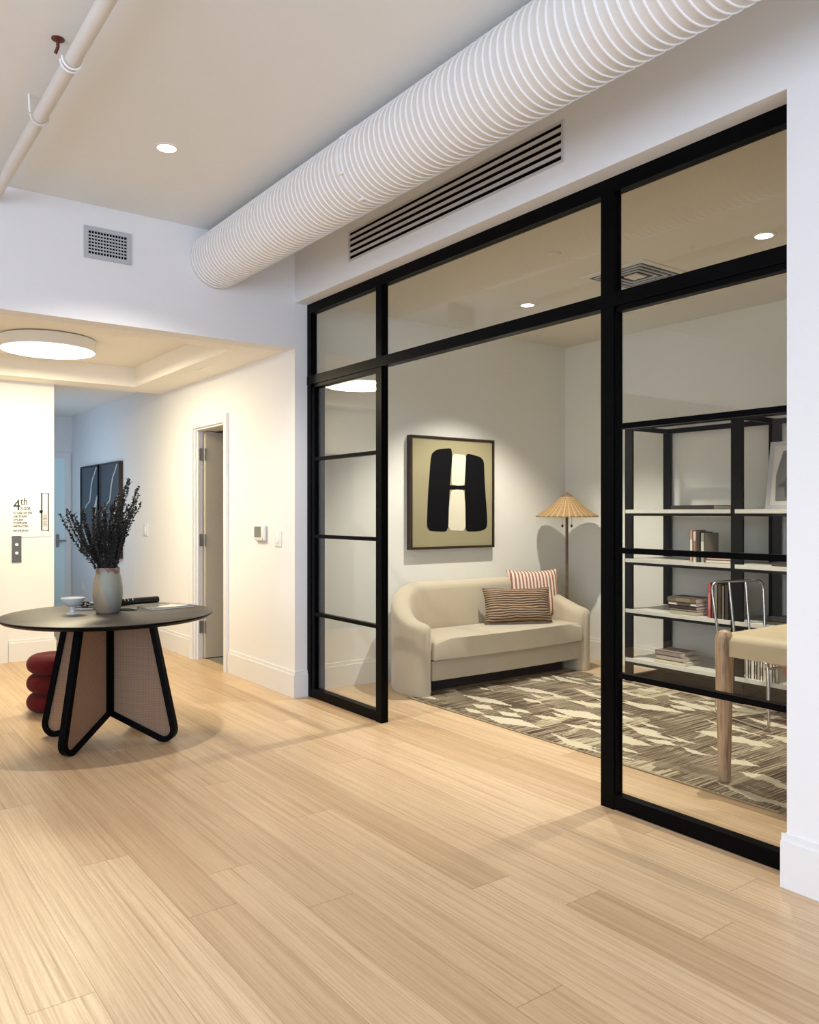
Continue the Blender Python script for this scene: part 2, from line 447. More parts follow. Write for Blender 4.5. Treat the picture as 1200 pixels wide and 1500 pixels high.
# hall walls with the daylight openings behind and left of the camera
wb = MB().box(-3.7, XW, -3.7, -3.5, 0, .5).box(-3.7, XW, -3.7, -3.5, 3.0, ZC)
for a, b in ((-3.7, -3.0), (-.6, -.2), (2.2, XW)): wb.box(a, b, -3.7, -3.5, .5, 3.0)
struct('wall_back', wb, M['paint'])
wl = MB().box(-3.7, -3.5, -3.5, YB, 0, .6).box(-3.7, -3.5, -3.5, YB, 3.0, ZC)
for a, b in ((-3.5, -2.6), (.2, .8), (3.4, YB)): wl.box(-3.7, -3.5, a, b, .6, 3.0)
struct('wall_left', wl, M['paint'])
def window_frame(name, axis, a, b, z0, z1, p):
    m = MB(); t = .05
    def bx(u0, u1, q0, q1):
        if axis == 'y': m.box(u0, u1, p, p+.06, q0, q1)
        else: m.box(p, p+.06, u0, u1, q0, q1)
    bx(a, a+t, z0, z1); bx(b-t, b, z0, z1); bx(a, b, z0, z0+t); bx(a, b, z1-t, z1); bx((a+b)/2-t/2, (a+b)/2+t/2, z0, z1)
    o = m.build(name, M['black']); o['kind'] = 'structure'
window_frame('window_1', 'y', -3.0, -.6, .5, 3.0, -3.62)
window_frame('window_2', 'y', -.2, 2.2, .5, 3.0, -3.62)
window_frame('window_3', 'x', -2.6, .2, .6, 3.0, -3.62)
window_frame('window_4', 'x', .8, 3.4, .6, 3.0, -3.62)

# foyer beyond the header, tray ceiling
TX0, TX1, TY0, TY1, TZ = -.2, 2.55, 5.76, 8.03, 2.83
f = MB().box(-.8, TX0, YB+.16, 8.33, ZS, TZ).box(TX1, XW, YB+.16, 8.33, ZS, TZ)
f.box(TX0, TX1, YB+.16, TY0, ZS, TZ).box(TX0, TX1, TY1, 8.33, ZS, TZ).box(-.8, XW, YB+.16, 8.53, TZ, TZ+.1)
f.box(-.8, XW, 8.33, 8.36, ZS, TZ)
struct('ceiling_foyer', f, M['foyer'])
struct('ceiling_corridor', MB().box(XC-.2, XW, 8.36, 12.2, 2.75, 2.83), M['foyer'])
struct('wall_foyer_left', MB().box(-.8, -.6, YB+.16, 8.53, 0, TZ), M['paint'])
struct('wall_elevator', MB().box(-.6, XC, 8.33, 8.53, 0, TZ), M['paint'])
cw = MB().box(XC-.2, XC, 8.53, 9.6, 0, 2.75).box(XC-.2, XC, 11.4, 12.0, 0, 2.75).box(XC-.2, XC, 9.6, 11.4, 0, .9).box(XC-.2, XC, 9.6, 11.4, 2.4, 2.75)
struct('wall_corridor_left', cw, M['paint'])
window_frame('added_corridor_window', 'x', 9.6, 11.4, .9, 2.4, XC-.15)  # unseen window, added so cool daylight reaches the corridor end
struct('wall_corridor_end', MB().box(XC-.2, XW, 12.0, 12.2, 0, 2.75), M['paint'])
# office shell
struct('wall_office_back', MB().box(XI, XR+.2, YO, YO+.15, 0, ZO), M['office'])
struct('wall_office_right', MB().box(XR, XR+.2, -.2, YO, 0, ZO), M['office'])
struct('wall_office_front', MB().box(XI, XR, -.2, 0, 0, ZO), M['office'])
# side room shell behind the open door
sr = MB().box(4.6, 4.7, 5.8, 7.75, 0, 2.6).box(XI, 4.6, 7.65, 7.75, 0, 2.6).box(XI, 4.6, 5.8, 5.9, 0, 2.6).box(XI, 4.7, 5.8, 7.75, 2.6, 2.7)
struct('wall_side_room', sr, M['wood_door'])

# baseboards (with a small stepped cap)
def baseboard(name, segs, mat=M['trim'], hgt=.165):
    m = MB()
    for (x0, y0, x1, y1, nx, ny) in segs:
        for (t, za, zb) in ((.017, 0, hgt-.026), (.009, hgt-.026, hgt)):
            xa, xb = sorted((x0, x1)); ya, yb = sorted((y0, y1))
            if nx: 
                xa, xb = (x0, x0+nx*t) if nx > 0 else (x0+nx*t, x0)
            else:
                ya, yb = (y0, y0+ny*t) if ny > 0 else (y0+ny*t, y0)
            m.box(xa, xb, ya, yb, za, zb)
    o = m.build(name, mat); o['kind'] = 'structure'; return o
baseboard('baseboard_right', [(XW, -3.5, XW, 1.615, -1, 0), (XW, 1.598, XF, 1.598, 0, 1)], hgt=.2)
baseboard('baseboard_foyer', [(XW, YB-.017, XW, YD0-.085, -1, 0), (XW, YD1+.085, XW, 12, -1, 0), (XW, YB, XF, YB, 0, -1)], hgt=.2)
baseboard('baseboard_elevator', [(1.47, 8.33, XC, 8.33, 0, -1), (XC, 8.313, XC, 12, 1, 0)], hgt=.2)
baseboard('baseboard_office', [(XI, YO, XR, YO, 0, -1), (XR, 0, XR, YO, -1, 0)], M['office'], .2)

# side door: casing + open leaf
d = MB(); cs, ct = .075, .02
for ya, yb in ((YD0-cs, YD0), (YD1, YD1+cs)): d.box(XW-ct, XW, ya, yb, 0, ZD+cs)
d.box(XW-ct, XW, YD0, YD1, ZD, ZD+cs)
d.box(XW-ct-.008, XW-ct, YD0-cs, YD0-cs+.02, 0, ZD+cs).box(XW-ct-.008, XW-ct, YD1+cs-.02, YD1+cs, 0, ZD+cs)
d.box(XW+.0005, XI, YD0, YD0+.018, 0, ZD-.018).box(XW+.0005, XW+.07, YD1-.018, YD1, 0, ZD-.018).box(XW+.0005, XI, YD0, YD1, ZD-.018, ZD)
d.box(XW+.02, XW+.035, YD1-.032, YD1-.018, 0, ZD-.018).box(XW+.06, XW+.09, YD0+.018, YD0+.032, 0, ZD-.018)
struct('trim_1', d, M['trim'])
XH = XW+.085
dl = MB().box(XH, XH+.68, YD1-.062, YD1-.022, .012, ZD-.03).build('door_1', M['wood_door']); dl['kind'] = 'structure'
for z in (.25, 1.08, 1.9):
    MB().box(XH-.045, XH, YD1-.0255, YD1-.018, z, z+.115).cyl((XH-.006, YD1-.062, z), (XH-.006, YD1-.062, z+.115), .009, 10).build('hinge', M['nickel'], dl)
MB().cyl((XH+.62, YD1-.062, 1.0), (XH+.62, YD1-.12, 1.0), .012, 12).cyl((XH+.62, YD1-.115, 1.0), (XH+.5, YD1-.115, 1.0), .01, 12).build('door_handle', M['nickel'], dl)
# corridor end door
e = MB(); ex0, ex1, ez = 2.08, 2.83, 2.16
e.box(ex0-.08, ex0, 11.975, 12, 0, ez+.08).box(ex1, ex1+.08, 11.975, 12, 0, ez+.08).box(ex0, ex1, 11.975, 12, ez, ez+.08)
struct('trim_2', e, M['trim'])
de = MB().box(ex0, ex1, 11.985, 12.0, .01, ez).build('door_2', M['glassdoor']); de['kind'] = 'structure'
MB().cyl((2.735, 11.985, 1.01), (2.735, 11.94, 1.01), .022, 14).tube([(2.735, 11.94, 1.01), (2.84, 11.94, 1.01)], .011, 10).box(2.715, 2.755, 11.975, 11.986, .92, 1.1).build('door_handle', M['nickel'], de)
# elevator surround at the left edge of the view
ev = MB().box(1.36, 1.455, 8.30, 8.33, 0, 2.2).box(.3, 1.36, 8.30, 8.33, 2.1, 2.2).box(.2, .3, 8.30, 8.33, 0, 2.2)
struct('trim_3', ev, M['trim'])
dv = MB().box(.3, .828, 8.318, 8.33, .01, 2.1).box(.832, 1.36, 8.318, 8.33, .01, 2.1).build('door_3', M['steel']); dv['kind'] = 'structure'

# ------------------------------------------------------------------ glazed steel partition
part = thing('glass_partition', 'black steel framed glass partition with an open doorway between hall and office', 'glass partition', (XF, 3.5, 0))
D = .055
y0, ya, yb, yc, yd, y1 = 1.60, 2.497, 2.575, 4.40, 4.50, 5.437
fr = MB()
fr.box(XF, XF+D, y0, y1, 2.912, 2.984)            # head
fr.box(XF-.003, XF+D+.003, y0, y1, 2.372, 2.438)  # transom
fr.box(XF, XF+D, 5.385, y1, 0, 2.912)             # far post
fr.box(XF, XF+D, y0, y0+.045, 0, 2.912)            # near post
fr.box(XF, XF+D, 4.435, 4.50, 0, 2.912)
fr.box(XF, XF+D, 2.497, 2.575, 0, 2.912)
fr.box(XF+.035, XF+D+.02, 5.30, 5.385, 0, 2.372)
fr.build('frame', M['black'], part)
def panel(nm, a, b, lab):
    m = MB(); 
    m.box(XF+.006, XF+D-.006, a, a+.045, 0.005, 2.372).box(XF+.006, XF+D-.006, b-.045, b, 0.005, 2.372)
    m.box(XF+.002, XF+D-.002, a, b, .004, .072).box(XF+.006, XF+D-.006, a, b, 2.345, 2.372)
    for z in (1.805, 1.222, .635): m.box(XF+.008, XF+D-.012, a, b, z-.013, z+.013)
    o = m.build(nm, M['black'], part)
    zz = [.072, .635, 1.222, 1.805, 2.345]
    for i in range(4):
        MB().box(XF+.026, XF+.034, a+.045, b-.045, zz[i]+(.013 if i else 0), zz[i+1]-.013).build('pane', M['glass'], o)
    return o
panel('fixed_panel', 4.50-.06, 5.385, '')
panel('fixed_panel', 1.602, 2.53, '')
for a, b in ((4.50, 5.385), (2.575, 4.435), (1.64, 2.497)):
    MB().box(XF+.026, XF+.034, a, b, 2.438, 2.912).build('transom_pane', M['glass'], part)

# ------------------------------------------------------------------ spiral duct
DX, DZ, DR = 2.30, 3.178, .190
du = thing('spiral_duct', 'big white round spiral air duct running under the ceiling along the wall', 'duct', (DX, YB, DZ))
def ring(y, r, n=72): return [(DX+r*math.cos(2*PI*k/n), y, DZ+r*math.sin(2*PI*k/n)) for k in range(n)]
m = MB(); n = 72
m.add(ring(-3.4, DR)+ring(YB, DR), [(k, (k+1) % n, n+(k+1) % n, n+k) for k in range(n)], True)
m.build('duct_body', M['ductw'], du)
pitch = .0425; turns = int((YB-.02+3.4)/pitch); seg = 48; m = MB(); vs = []; fs = []
for i in range(turns*seg+1):
    a = 2*PI*i/seg; y = YB-.02-pitch*i/seg
    for (dy, dr) in ((-.005, -.002), (-.0025, .0048), (.0025, .0048), (.005, -.002)):
        vs.append((DX+(DR+dr)*math.cos(a), y+dy, DZ+(DR+dr)*math.sin(a)))
for i in range(turns*seg):
    for q in range(3): fs.append((i*4+q, i*4+q+1, i*4+5+q, i*4+4+q))
m.add(vs, fs, True); m.build('spiral_seam', M['ductrib'], du)
m = MB()
for yy in (3.435, 3.47): m.tube(ring(yy, DR+.003, 64), .004, 6, closed=True)
sl = m.build('coupling', M['ductrib'], du)
for a in (150, 205, 252):
    x = DX+(DR+.008)*math.cos(math.radians(a)); z = DZ+(DR+.008)*math.sin(math.radians(a))
    MB().rbox(x-.006, x+.006, 3.43, 3.475, z-.006, z+.006, .002).build('draw_band_clip', M['ductrib'], sl)

# supply grille above the partition
g = thing('linear_air_grille', 'long white air grille with five black slots above the glass partition', 'air grille', (XW, 3.69, 3.2))
gy0, gy1, gz0, gz1 = 2.711, 4.665, 3.10, 3.305
m = MB(); t = .022
m.frame('x', XW-.009, XW, gy0, gy1, gz0, gz1, t*.6)
m.build('frame', M['grille'], g)
MB().box(XW-.0015, XW-.0005, gy0+t*.6, gy1-t*.6, gz0+t*.6, gz1-t*.6).build('slot_opening', M['void'], g)
hh = (gz1-gz0-1.2*t); p = hh/9.0
for i in range(4):
    z = gz0+.6*t+p*(1.1+i*2); MB().box(XW-.0075, XW-.0015, gy0+t*.6, gy1-t*.6, z, z+p*.95).build('louvre', M['grille'], g)

# return vent on the header wall
v = thing('wall_vent', 'grey square grid return vent high on the header wall', 'vent', (1.55, YB, 3.15))
vx0, vx1, vz0, vz1 = 1.400, 1.700, 3.047, 3.252
m = MB(); b = .028
m.frame('y', YB-.012, YB, vx0, vx1, vz0, vz1, b)
m.build('frame', M['ventgrey'], v)
MB().box(vx0+b, vx1-b, YB-.0025, YB-.0005, vz0+b, vz1-b).build('vent_opening', M['void'], v)
m = MB()
for i in range(1, 7):
    z = vz0+b+(vz1-vz0-2*b)*i/7; m.box(vx0+b, vx1-b, YB-.010, YB-.004, z-.0045, z+.0045)
for i in range(1, 13):
    x = vx0+b+(vx1-vx0-2*b)*i/13; m.box(x-.0025, x+.0025, YB-.007, YB-.003, vz0+b, vz1-b)
m.build('grid', M['ventgrey'], v)

# sprinkler pipe with hangers
pp = thing('sprinkler_pipe', 'thin painted sprinkler pipe hung below the ceiling at left', 'pipe', (.865, 2, 3.30))
MB().cyl((.875, -3.4, 3.30), (.875, YB, 3.30), .031, 28).build('pipe', M['pipe'], pp)
for hy, rod in ((3.60, 'rust'), (4.18, 'bracket')):
    h = MB()
    for dy in (-.03, .0) if rod == 'rust' else (0.0,):
        h.tube([(.873+.040*math.cos(a), hy+dy, 3.30+.040*math.sin(a)) for a in [math.radians(175+k*10.5) for k in range(20)]], .0045, 8)
    ho = h.build('hanger_ring', M['bracket' if rod == 'rust' else 'pipe'], pp)
    if rod == 'rust':
        MB().lathe([(.026, 0), (.026, -.004), (.010, -.010)], (.828, hy+.02, ZC), 24).tube([(.828, hy+.02, ZC), (.828, hy+.02, 3.36), (.82, hy+.03, 3.335)], .007, 10).build('hanger_rod', M['rust'], ho)
    else:
        MB().cyl((.826, hy, ZC), (.83, hy, 3.31), .0055, 10).build('hanger_rod', M['bracket'], ho)

# ------------------------------------------------------------------ lamps on ceilings
def downlight(x, y, z, label, r=.05):
    t = thing('recessed_downlight', label, 'downlight', (x, y, z), group='recessed downlights')
    MB().lathe([(r, -.001), (r, -.004), (r+.018, -.003), (r+.02, 0)], (x, y, z), 36).build('trim_ring', M['plastic'], t)
    MB().lathe([(0, -.0025), (r, -.0025)], (x, y, z), 36).build('lens', M['bulb'], t)
    return t
downlight(1.555, 4.35, ZC, 'lit round downlight in the hall ceiling left of the duct')
downlight(4.54, 4.59, ZO, 'lit round downlight in the office ceiling above the sofa')
downlight(4.53, 2.61, ZO, 'lit round downlight in the office ceiling near the right wall edge')
cl = thing('ceiling_lamp', 'large lit round flush ceiling lamp in the foyer tray', 'ceiling lamp', (1.55, 7.10, TZ))
MB().lathe([(.34, 0), (.368, -.012), (.368, -.10), (.356, -.104)], (1.55, 7.10, TZ), 64).build('drum', M['plastic'], cl)
MB().lathe([(0, -.112), (.2, -.111), (.33, -.108), (.358, -.1035)], (1.55, 7.10, TZ), 64).build('diffuser', M['disc'], cl)
# office ceiling fittings
t = thing('ceiling_diffuser', 'square louvred air diffuser in the office ceiling', 'air diffuser', (4.58, 3.6, ZO))
m = MB(); sx, sy, hs = 4.58, 3.58, .225
def sq(m, a, b, z0, z1):
    m.box(sx-a, sx+a, sy-a, sy-b, z0, z1).box(sx-a, sx+a, sy+b, sy+a, z0, z1).box(sx-a, sx-b, sy-b, sy+b, z0, z1).box(sx+b, sx+a, sy-b, sy+b, z0, z1)
MB().box(sx-hs, sx+hs, sy-hs, sy+hs, ZO-.003, ZO).build('diffuser_opening', M['void'], t)
m = MB(); sq(m, hs+.045, hs, ZO-.008, ZO); m.build('frame', M['officeceil'], t)
for a in (.200, .155, .110): m = MB(); sq(m, a, a-.014, ZO-.010, ZO-.003); m.build('louvre', M['ventgrey'], t)
MB().box(sx-.055, sx+.055, sy-.055, sy+.055, ZO-.010, ZO-.003).build('centre_plate', M['officeceil'], t)
tag(MB().lathe([(.04, 0), (.042, -.006), (.036, -.008)], (3.777, 3.576, ZO), 32).build('sprinkler_cover', M['officeceil'], org=(3.777, 3.576, ZO)), 'small round flush cover in the office ceiling', 'sprinkler cover')
tag(MB().box(2.68, 2.76, 6.55, 6.75, ZS-.006, ZS).build('access_cover', M['foyer'], org=(2.72, 6.65, ZS)), 'small pale cover plate in the foyer soffit by the wall', 'cover plate')

# ------------------------------------------------------------------ wall plates
t = thing('thermostat', 'white thermostat with grey screen on the foyer wall', 'thermostat', (XW, 6.0, 1.23))
MB().rbox(XW-.03, XW-.006, 5.905, 6.085, 1.175, 1.30, .006).build('body', M['plastic'], t)
MB().box(XW-.0315, XW-.0295, 5.955, 6.075, 1.20, 1.287).build('screen', M['screen'], t)
MB().box(XW-.006, XW, 5.89, 6.07, 1.165, 1.29).build('offset_plate', M['grille'], t)  # grey, same size as the body, shifted sideways and down behind it
MB().box(XW-.032, XW-.0295, 5.918, 5.93, 1.183, 1.193).build('button', M['screen'], t)
def switch(y0, y1, z0, z1, label, nm='light_switch'):
    t = thing(nm, label, 'light switch' if nm == 'light_switch' else 'outlet', (XW, (y0+y1)/2, (z0+z1)/2))
    MB().rbox(XW-.008, XW, y0, y1, z0, z1, .003).build('plate', M['plastic'], t)
    yc_ = (y0+y1)/2; MB().rbox(XW-.013, XW-.007, yc_-.016, yc_+.016, z0+.025, z1-.025, .003).build('rocker', M['bracket'], t)
switch(5.65, 5.76, 1.135, 1.26, 'white light switch beside the thermostat')
switch(8.77, 8.92, 1.145, 1.275, 'white light switch on the corridor wall right of the branches')
switch(11.36, 11.47, .33, .45, 'white outlet low on the corridor wall', 'wall_outlet')
t = thing('call_button_panel', 'steel elevator call panel with two round buttons', 'button panel', (1.54, 8.33, 1.05))
MB().box(1.497, 1.58, 8.322, 8.33, .932, 1.182).build('plate', M['steel'], t)
for z in (1.10, 1.02): MB().cyl((1.538, 8.322, z), (1.538, 8.314, z), .014, 20).build('call_button', M['bracket'], t)

# floor sign by the elevator
t = thing('floor_sign', 'white sign reading 4th FLOOR with a small stair plan', 'sign', (1.67, 8.33, 1.4))
MB().box(1.485, 1.845, 8.324, 8.33, 1.17, 1.64).build('sign_plate', M['signw'], t)
def text(s, x, z, h, wid, parent, mat='ink', name='lettering'):
    c = bpy.data.curves.new(name, 'FONT'); c.body = s; c.size = 1.0; c.extrude = .002; c.offset = .001
    o = bpy.data.objects.new(name, c); COL.objects.link(o); c.materials.append(M[mat])
    bpy.context.view_layer.update(); dm = o.dimensions
    o.rotation_euler = (PI/2, 0, 0); o.scale = (wid/max(dm.x, .01), h/.73, 1)
    me = bpy.data.meshes.new_from_object(o.evaluated_get(bpy.context.evaluated_depsgraph_get())); sc_, ro_ = o.scale.copy(), o.rotation_euler.copy()
    bpy.data.objects.remove(o); o = bpy.data.objects.new(name, me); COL.objects.link(o); o.scale = sc_; o.rotation_euler = ro_
    if not me.materials: me.materials.append(M[mat])
    o.parent = parent; p = ORG[parent.name]; o.location = (x-p[0], 8.3225-p[1], z-p[2]); return o
text('4', 1.508, 1.425, .105, .060, t)
text('th', 1.572, 1.475, .072, .056, t)
text('FLOOR', 1.572, 1.425, .030, .085, t)
for i, (s, wd) in enumerate((('IN CASE OF FIRE', .165), ('USE STAIRS', .12), ('UNLESS', .085), ('OTHERWISE', .12), ('INSTRUCTED', .13))):
    text(s, 1.508, 1.388-i*.031, .019, wd, t)
text('NO SMOKING', 1.508, 1.222, .020, .13, t)
m = MB().box(1.752, 1.764, 8.3215, 8.324, 1.23, 1.59).box(1.812, 1.822, 8.3215, 8.324, 1.22, 1.59).box(1.764, 1.812, 8.3215, 8.324, 1.228, 1.234).box(1.764, 1.812, 8.3215, 8.324, 1.58, 1.586)
for i in range(10): m.box(1.770, 1.806, 8.3220, 8.324, 1.27+i*.012, 1.274+i*.012)
m.cyl((1.752, 8.3215, 1.41), (1.752, 8.324, 1.41), .016, 16)
m.build('plan_drawing', M['ink'], t)

# ------------------------------------------------------------------ wall art
t = thing('framed_painting', 'framed abstract painting, two black forms with a cream stripe, above the sofa', 'painting', (4.47, YO, 1.58))
PX0, PX1, PZ0, PZ1 = 4.067, 5.017, 1.085, 2.061
m = MB(); yF, yK = YO-.062, YO-.002; fb = .016
m.box(PX0, PX1, yF, yK, PZ0, PZ0+fb).box(PX0, PX1, yF, yK, PZ1-fb, PZ1).box(PX0, PX0+fb, yF, yK, PZ0+fb, PZ1-fb).box(PX1-fb, PX1, yF, yK, PZ0+fb, PZ1-fb)
m.build('frame', M['brownframe'], t)
cv = MB().box(PX0+fb+.004, PX1-fb-.004, yF+.012, yK, PZ0+fb+.004, PZ1-fb-.004).build('canvas', M['canvas'], t)
cxw, czh = PX1-PX0, PZ1-PZ0
def sm(poly, it=2):
    for _ in range(it):
        q = []
        for i in range(len(poly)):
            a, b_ = poly[i], poly[(i+1) % len(poly)]
            q += [(a[0]*.86+b_[0]*.14, a[1]*.86+b_[1]*.14), (a[0]*.14+b_[0]*.86, a[1]*.14+b_[1]*.86)]
        poly = q
    return poly
FRM = ((PX0, yF+.012, PZ0), (cxw, 0, 0), (0, 0, czh), (0, -1, 0))
def paint(name, poly, mat, t0, t1, it=2): MB().prism(sm(poly, it), FRM, t0, t1).build(name, mat, cv)
paint('painted_shape', [(.185, .20), (.22, .16), (.44, .15), (.45, .5), (.485, .84), (.47, .905), (.30, .885), (.235, .84), (.20, .5)], M['inkblack'], -.001, .0012)
paint('painted_shape', [(.635, .15), (.82, .15), (.905, .175), (.92, .24), (.885, .6), (.875, .80), (.83, .84), (.64, .87), (.635, .5)], M['inkblack'], -.001, .0012)
paint('painted_shape', [(.40, .53), (.40, .57), (.70, .57), (.70, .53)], M['inkblack'], -.001, .001, 1)
paint('painted_stripe', [(.435, .165), (.645, .155), (.64, .40), (.625, .527), (.54, .533), (.475, .525), (.445, .40)], M['artcream'], -.001, .0018, 1)
paint('painted_stripe', [(.475, .575), (.55, .567), (.63, .572), (.642, .72), (.65, .85), (.485, .853), (.478, .70)], M['artcream'], -.001, .0018, 1)

t = thing('dark_diptych', 'pair of dark slate framed prints with pale vertical lines on the corridor wall', 'artwork', (XW, 10.5, 1.5))
for k, (a, b) in enumerate(((9.66, 10.47), (10.53, 11.36))):
    fm = MB(); zA, zB = .86, 2.01
    fm.frame('x', XW-.05, XW-.002, a, b, zA, zB, .02)
    fo = fm.build('frame', M['brownframe' if k == 0 else 'black'], t)
    MB().box(XW-.04, XW-.004, a+.02, b-.02, zA+.02, zB-.02).build('print', M['artnavy'], fo)
    w_ = b-a; ln = MB()
    pts = [(XW-.042, a+w_*u, zA+(zB-zA)*z_) for u, z_ in ((.10, .97), (.2, .9), (.3, .85), (.38, .76), (.42, .68), (.46, .60), (.66, .55), (.78, .50), (.84, .44), (.86, .36), (.80, .26), (.70, .2), (.55, .1))]
    ln.tube(pts, .009, 6)
    pts = [(XW-.042, a+w_*u, zA+(zB-zA)*z_) for u, z_ in ((.06, .66), (.12, .55), (.22, .42), (.2, .30), (.28, .2))]
    ln.tube(pts, [.004, .02, .022, .014, .004], 6)
    ln.build('printed_line', M['artline'], fo)

# ------------------------------------------------------------------ round table
TC = Vector((1.475, 5.14, 0)); TZT = .775
t = thing('round_table', 'round dark-topped pedestal table on black fins with cane panels', 'table', (TC.x, TC.y, 0))
MB().lathe([(0, TZT-.028), (.585, TZT-.028), (.605, TZT-.022), (.622, TZT-.008), (.622, TZT-.001), (.62, TZT)], (TC.x, TC.y, 0), 96).build('table_edge', M['black'], t)
MB().lathe([(.62, TZT-.004), (.6205, TZT+.0006), (.617, TZT+.0025), (0, TZT+.0025)], (TC.x, TC.y, 0), 96).build('tabletop', M['tabletop'], t)
def rounded(pts, rad, seg=6):
    out = []; n = len(pts)
    for i in range(n):
        p, a, b = Vector(pts[i]), Vector(pts[i-1]), Vector(pts[(i+1) % n]); r = rad[i]
        if r <= 0: out.append(tuple(p)); continue
        u = (a-p).normalized(); v_ = (b-p).normalized(); ang = u.angle(v_); dd = r/math.tan(ang/2)
        c = p+(u+v_).normalized()*(r/math.sin(ang/2)); s0 = p+u*dd; e0 = p+v_*dd
        a0 = math.atan2(s0.y-c.y, s0.x-c.x); a1 = math.atan2(e0.y-c.y, e0.x-c.x)
        da = (a1-a0+PI) % (2*PI)-PI
        for k in range(seg+1): out.append((c.x+r*math.cos(a0+da*k/seg), c.y+r*math.sin(a0+da*k/seg)))
    return out
outline = rounded([(.0185, .166), (.425, -.007), (.462, .0), (.285, .732), (.0185, .732)], [0, .055, .0, 0, 0], 6)
outline = rounded([(.0185, .168), (.452, -.022), (.282, .732), (.0185, .732)], [.004, .062, .004, .004], 10)
for ang in (-141.5, -45.3, 134.7, 44.0):
    a = math.radians(ang); ux = Vector((math.cos(a), math.sin(a), 0)); uz = Vector((-math.sin(a), math.cos(a), 0))
    path = [TC+ux*p[0]+Vector((0, 0, p[1]+.002)) for p in outline]
    # lift so that the lowest point of the bar stands on the floor
    lo = min(p.z for p in path)-.0165; path = [p-Vector((0, 0, lo*(1 if p.z < .4 else 0))) for p in path]
    h = .0165; w2 = .021
    lg = MB().tube(path, 0, closed=True, sect=[(-w2, -h), (w2, -h), (w2, h), (-w2, h)], up=uz).build('leg', M['black'], t)
    poly = [((p-TC).dot(ux), p.z) for p in path]
    MB().prism(poly, ((TC.x, TC.y, 0), ux, (0, 0, 1), uz), -.004, .004).build('cane_panel', M['cane'], lg)

# vase and branches
VX, VY, VZ = 1.474, 5.167, TZT+.003
vo = MB().lathe([(0, 0), (.062, 0), (.070, .006), (.083, .06), (.089, .11), (.088, .16), (.079, .22), (.071, .245), (.0705, .262), (.073, .28), (.069, .281), (.066, .262), (.067, .24), (.076, .2), (.06, .03), (0, .02)], (VX, VY, VZ), 40).build('vase', M['vase'], org=(VX, VY, VZ))
tag(vo, 'pale two-tone ceramic vase with a brown-patched rim holding dark branches', 'vase')
F = Vector((.5931, .8051, 0)); R = Vector((.8051, -.5931, 0))
tips = [(-67, 752), (-58, 748), (-50, 745), (-46, 757), (-34, 745), (-27, 744), (-18, 752), (-10, 742), (-4, 736), (3, 735), (9, 728), (15, 722), (22, 726), (26, 712), (32, 702), (38, 701), (50, 712), (47, 722), (42, 735), (-38, 765), (-14, 765), (12, 752), (28, 745), (0, 760), (20, 765), (36, 715), (-22, 758), (5, 742), (34, 745), (-6, 750), (-42, 752), (-30, 768), (-24, 770), (-8, 775), (4, 778), (16, 775), (24, 770), (30, 760), (40, 742), (-36, 752), (-16, 744), (1, 748), (13, 738), (23, 740)]
for i, (dx, py) in enumerate(tips):
    Zc = 5.03+rnd.uniform(-.10, .10); lat = (dx/1185.0)*Zc; top = 1.4+(751-py)/1185.0*Zc
    base = Vector((VX, VY, VZ+.10))+R*(dx*.0004)+F*rnd.uniform(-.02, .02)
    neck = Vector((VX, VY, VZ+.275))+R*max(-.055, min(.055, dx*.0011+rnd.uniform(-.012, .012)))+F*rnd.uniform(-.035, .035)
    end = Vector((VX, VY, top))+R*lat+F*(Zc-5.03)
    pts = [base, neck]
    for k in range(1, 9):
        u = k/8.0
        p = neck.lerp(end, u)+R*(math.sin(u*PI)*(-.02 if dx < 0 else .012)*(-1 if dx > 0 else 1))+Vector((rnd.uniform(-.004, .004), rnd.uniform(-.004, .004), 0))
        pts.append(p)
    b_ = thing('leafy_branch', 'dark dried leafy branch standing in the pale ceramic vase', 'branch', tuple(base), group='branches in the vase')
    MB().tube(pts, [.0028]*2+[.0024]*4+[.0018]*4, 6).build('stem', M['twig'], b_)
    lf = MB()
    dense = 1.1 if abs(dx) < 40 else .8
    nl = int(64*dense)
    for k in range(nl):
        u = 1+(k/nl)*8.0
        i0 = min(int(u), 8); q = pts[i0].lerp(pts[i0+1], u-i0); dirn = (pts[i0+1]-pts[i0]).normalized()
        side = Vector((rnd.uniform(-1, 1), rnd.uniform(-1, 1), rnd.uniform(-.2, .2))); side = (side-dirn*side.dot(dirn)).normalized()
        L = rnd.uniform(.013, .023); Wd = L*.46
        ax = (side*.9+dirn*.7).normalized(); nn = ax.cross(dirn+Vector((.1, .05, 0))).normalized(); wd = nn
        th = ax.cross(nn)*.0012
        a0 = q; a1 = q+ax*L*.5+wd*Wd; a2 = q+ax*L; a3 = q+ax*L*.5-wd*Wd
        lf.add([a0+th, a1+th, a2+th, a3+th, a0-th, a1-th, a2-th, a3-th], [(0, 1, 2, 3), (7, 6, 5, 4), (0, 4, 5, 1), (1, 5, 6, 2), (2, 6, 7, 3), (3, 7, 4, 0)])
    lf.build('leaves', M['foliage'], b_)

# footed bowl
bo = thing('footed_bowl', 'white footed bowl on the round table left of the vase', 'bowl', (1.283, 5.235, TZT+.0025))
z0 = TZT+.0025; c = (1.283, 5.235, z0)
MB().lathe([(0, .048), (.03, .048), (.05, .06), (.064, .082), (.070, .099), (.0685, .10), (.062, .086), (.047, .066), (0, .055)], c, 40).build('cup', M['bowl'], bo)
MB().lathe([(0, 0), (.036, 0), (.034, .004), (.018, .012), (.014, .03), (.022, .048), (0, .05)], c, 32).build('foot', M['bowl'], bo)
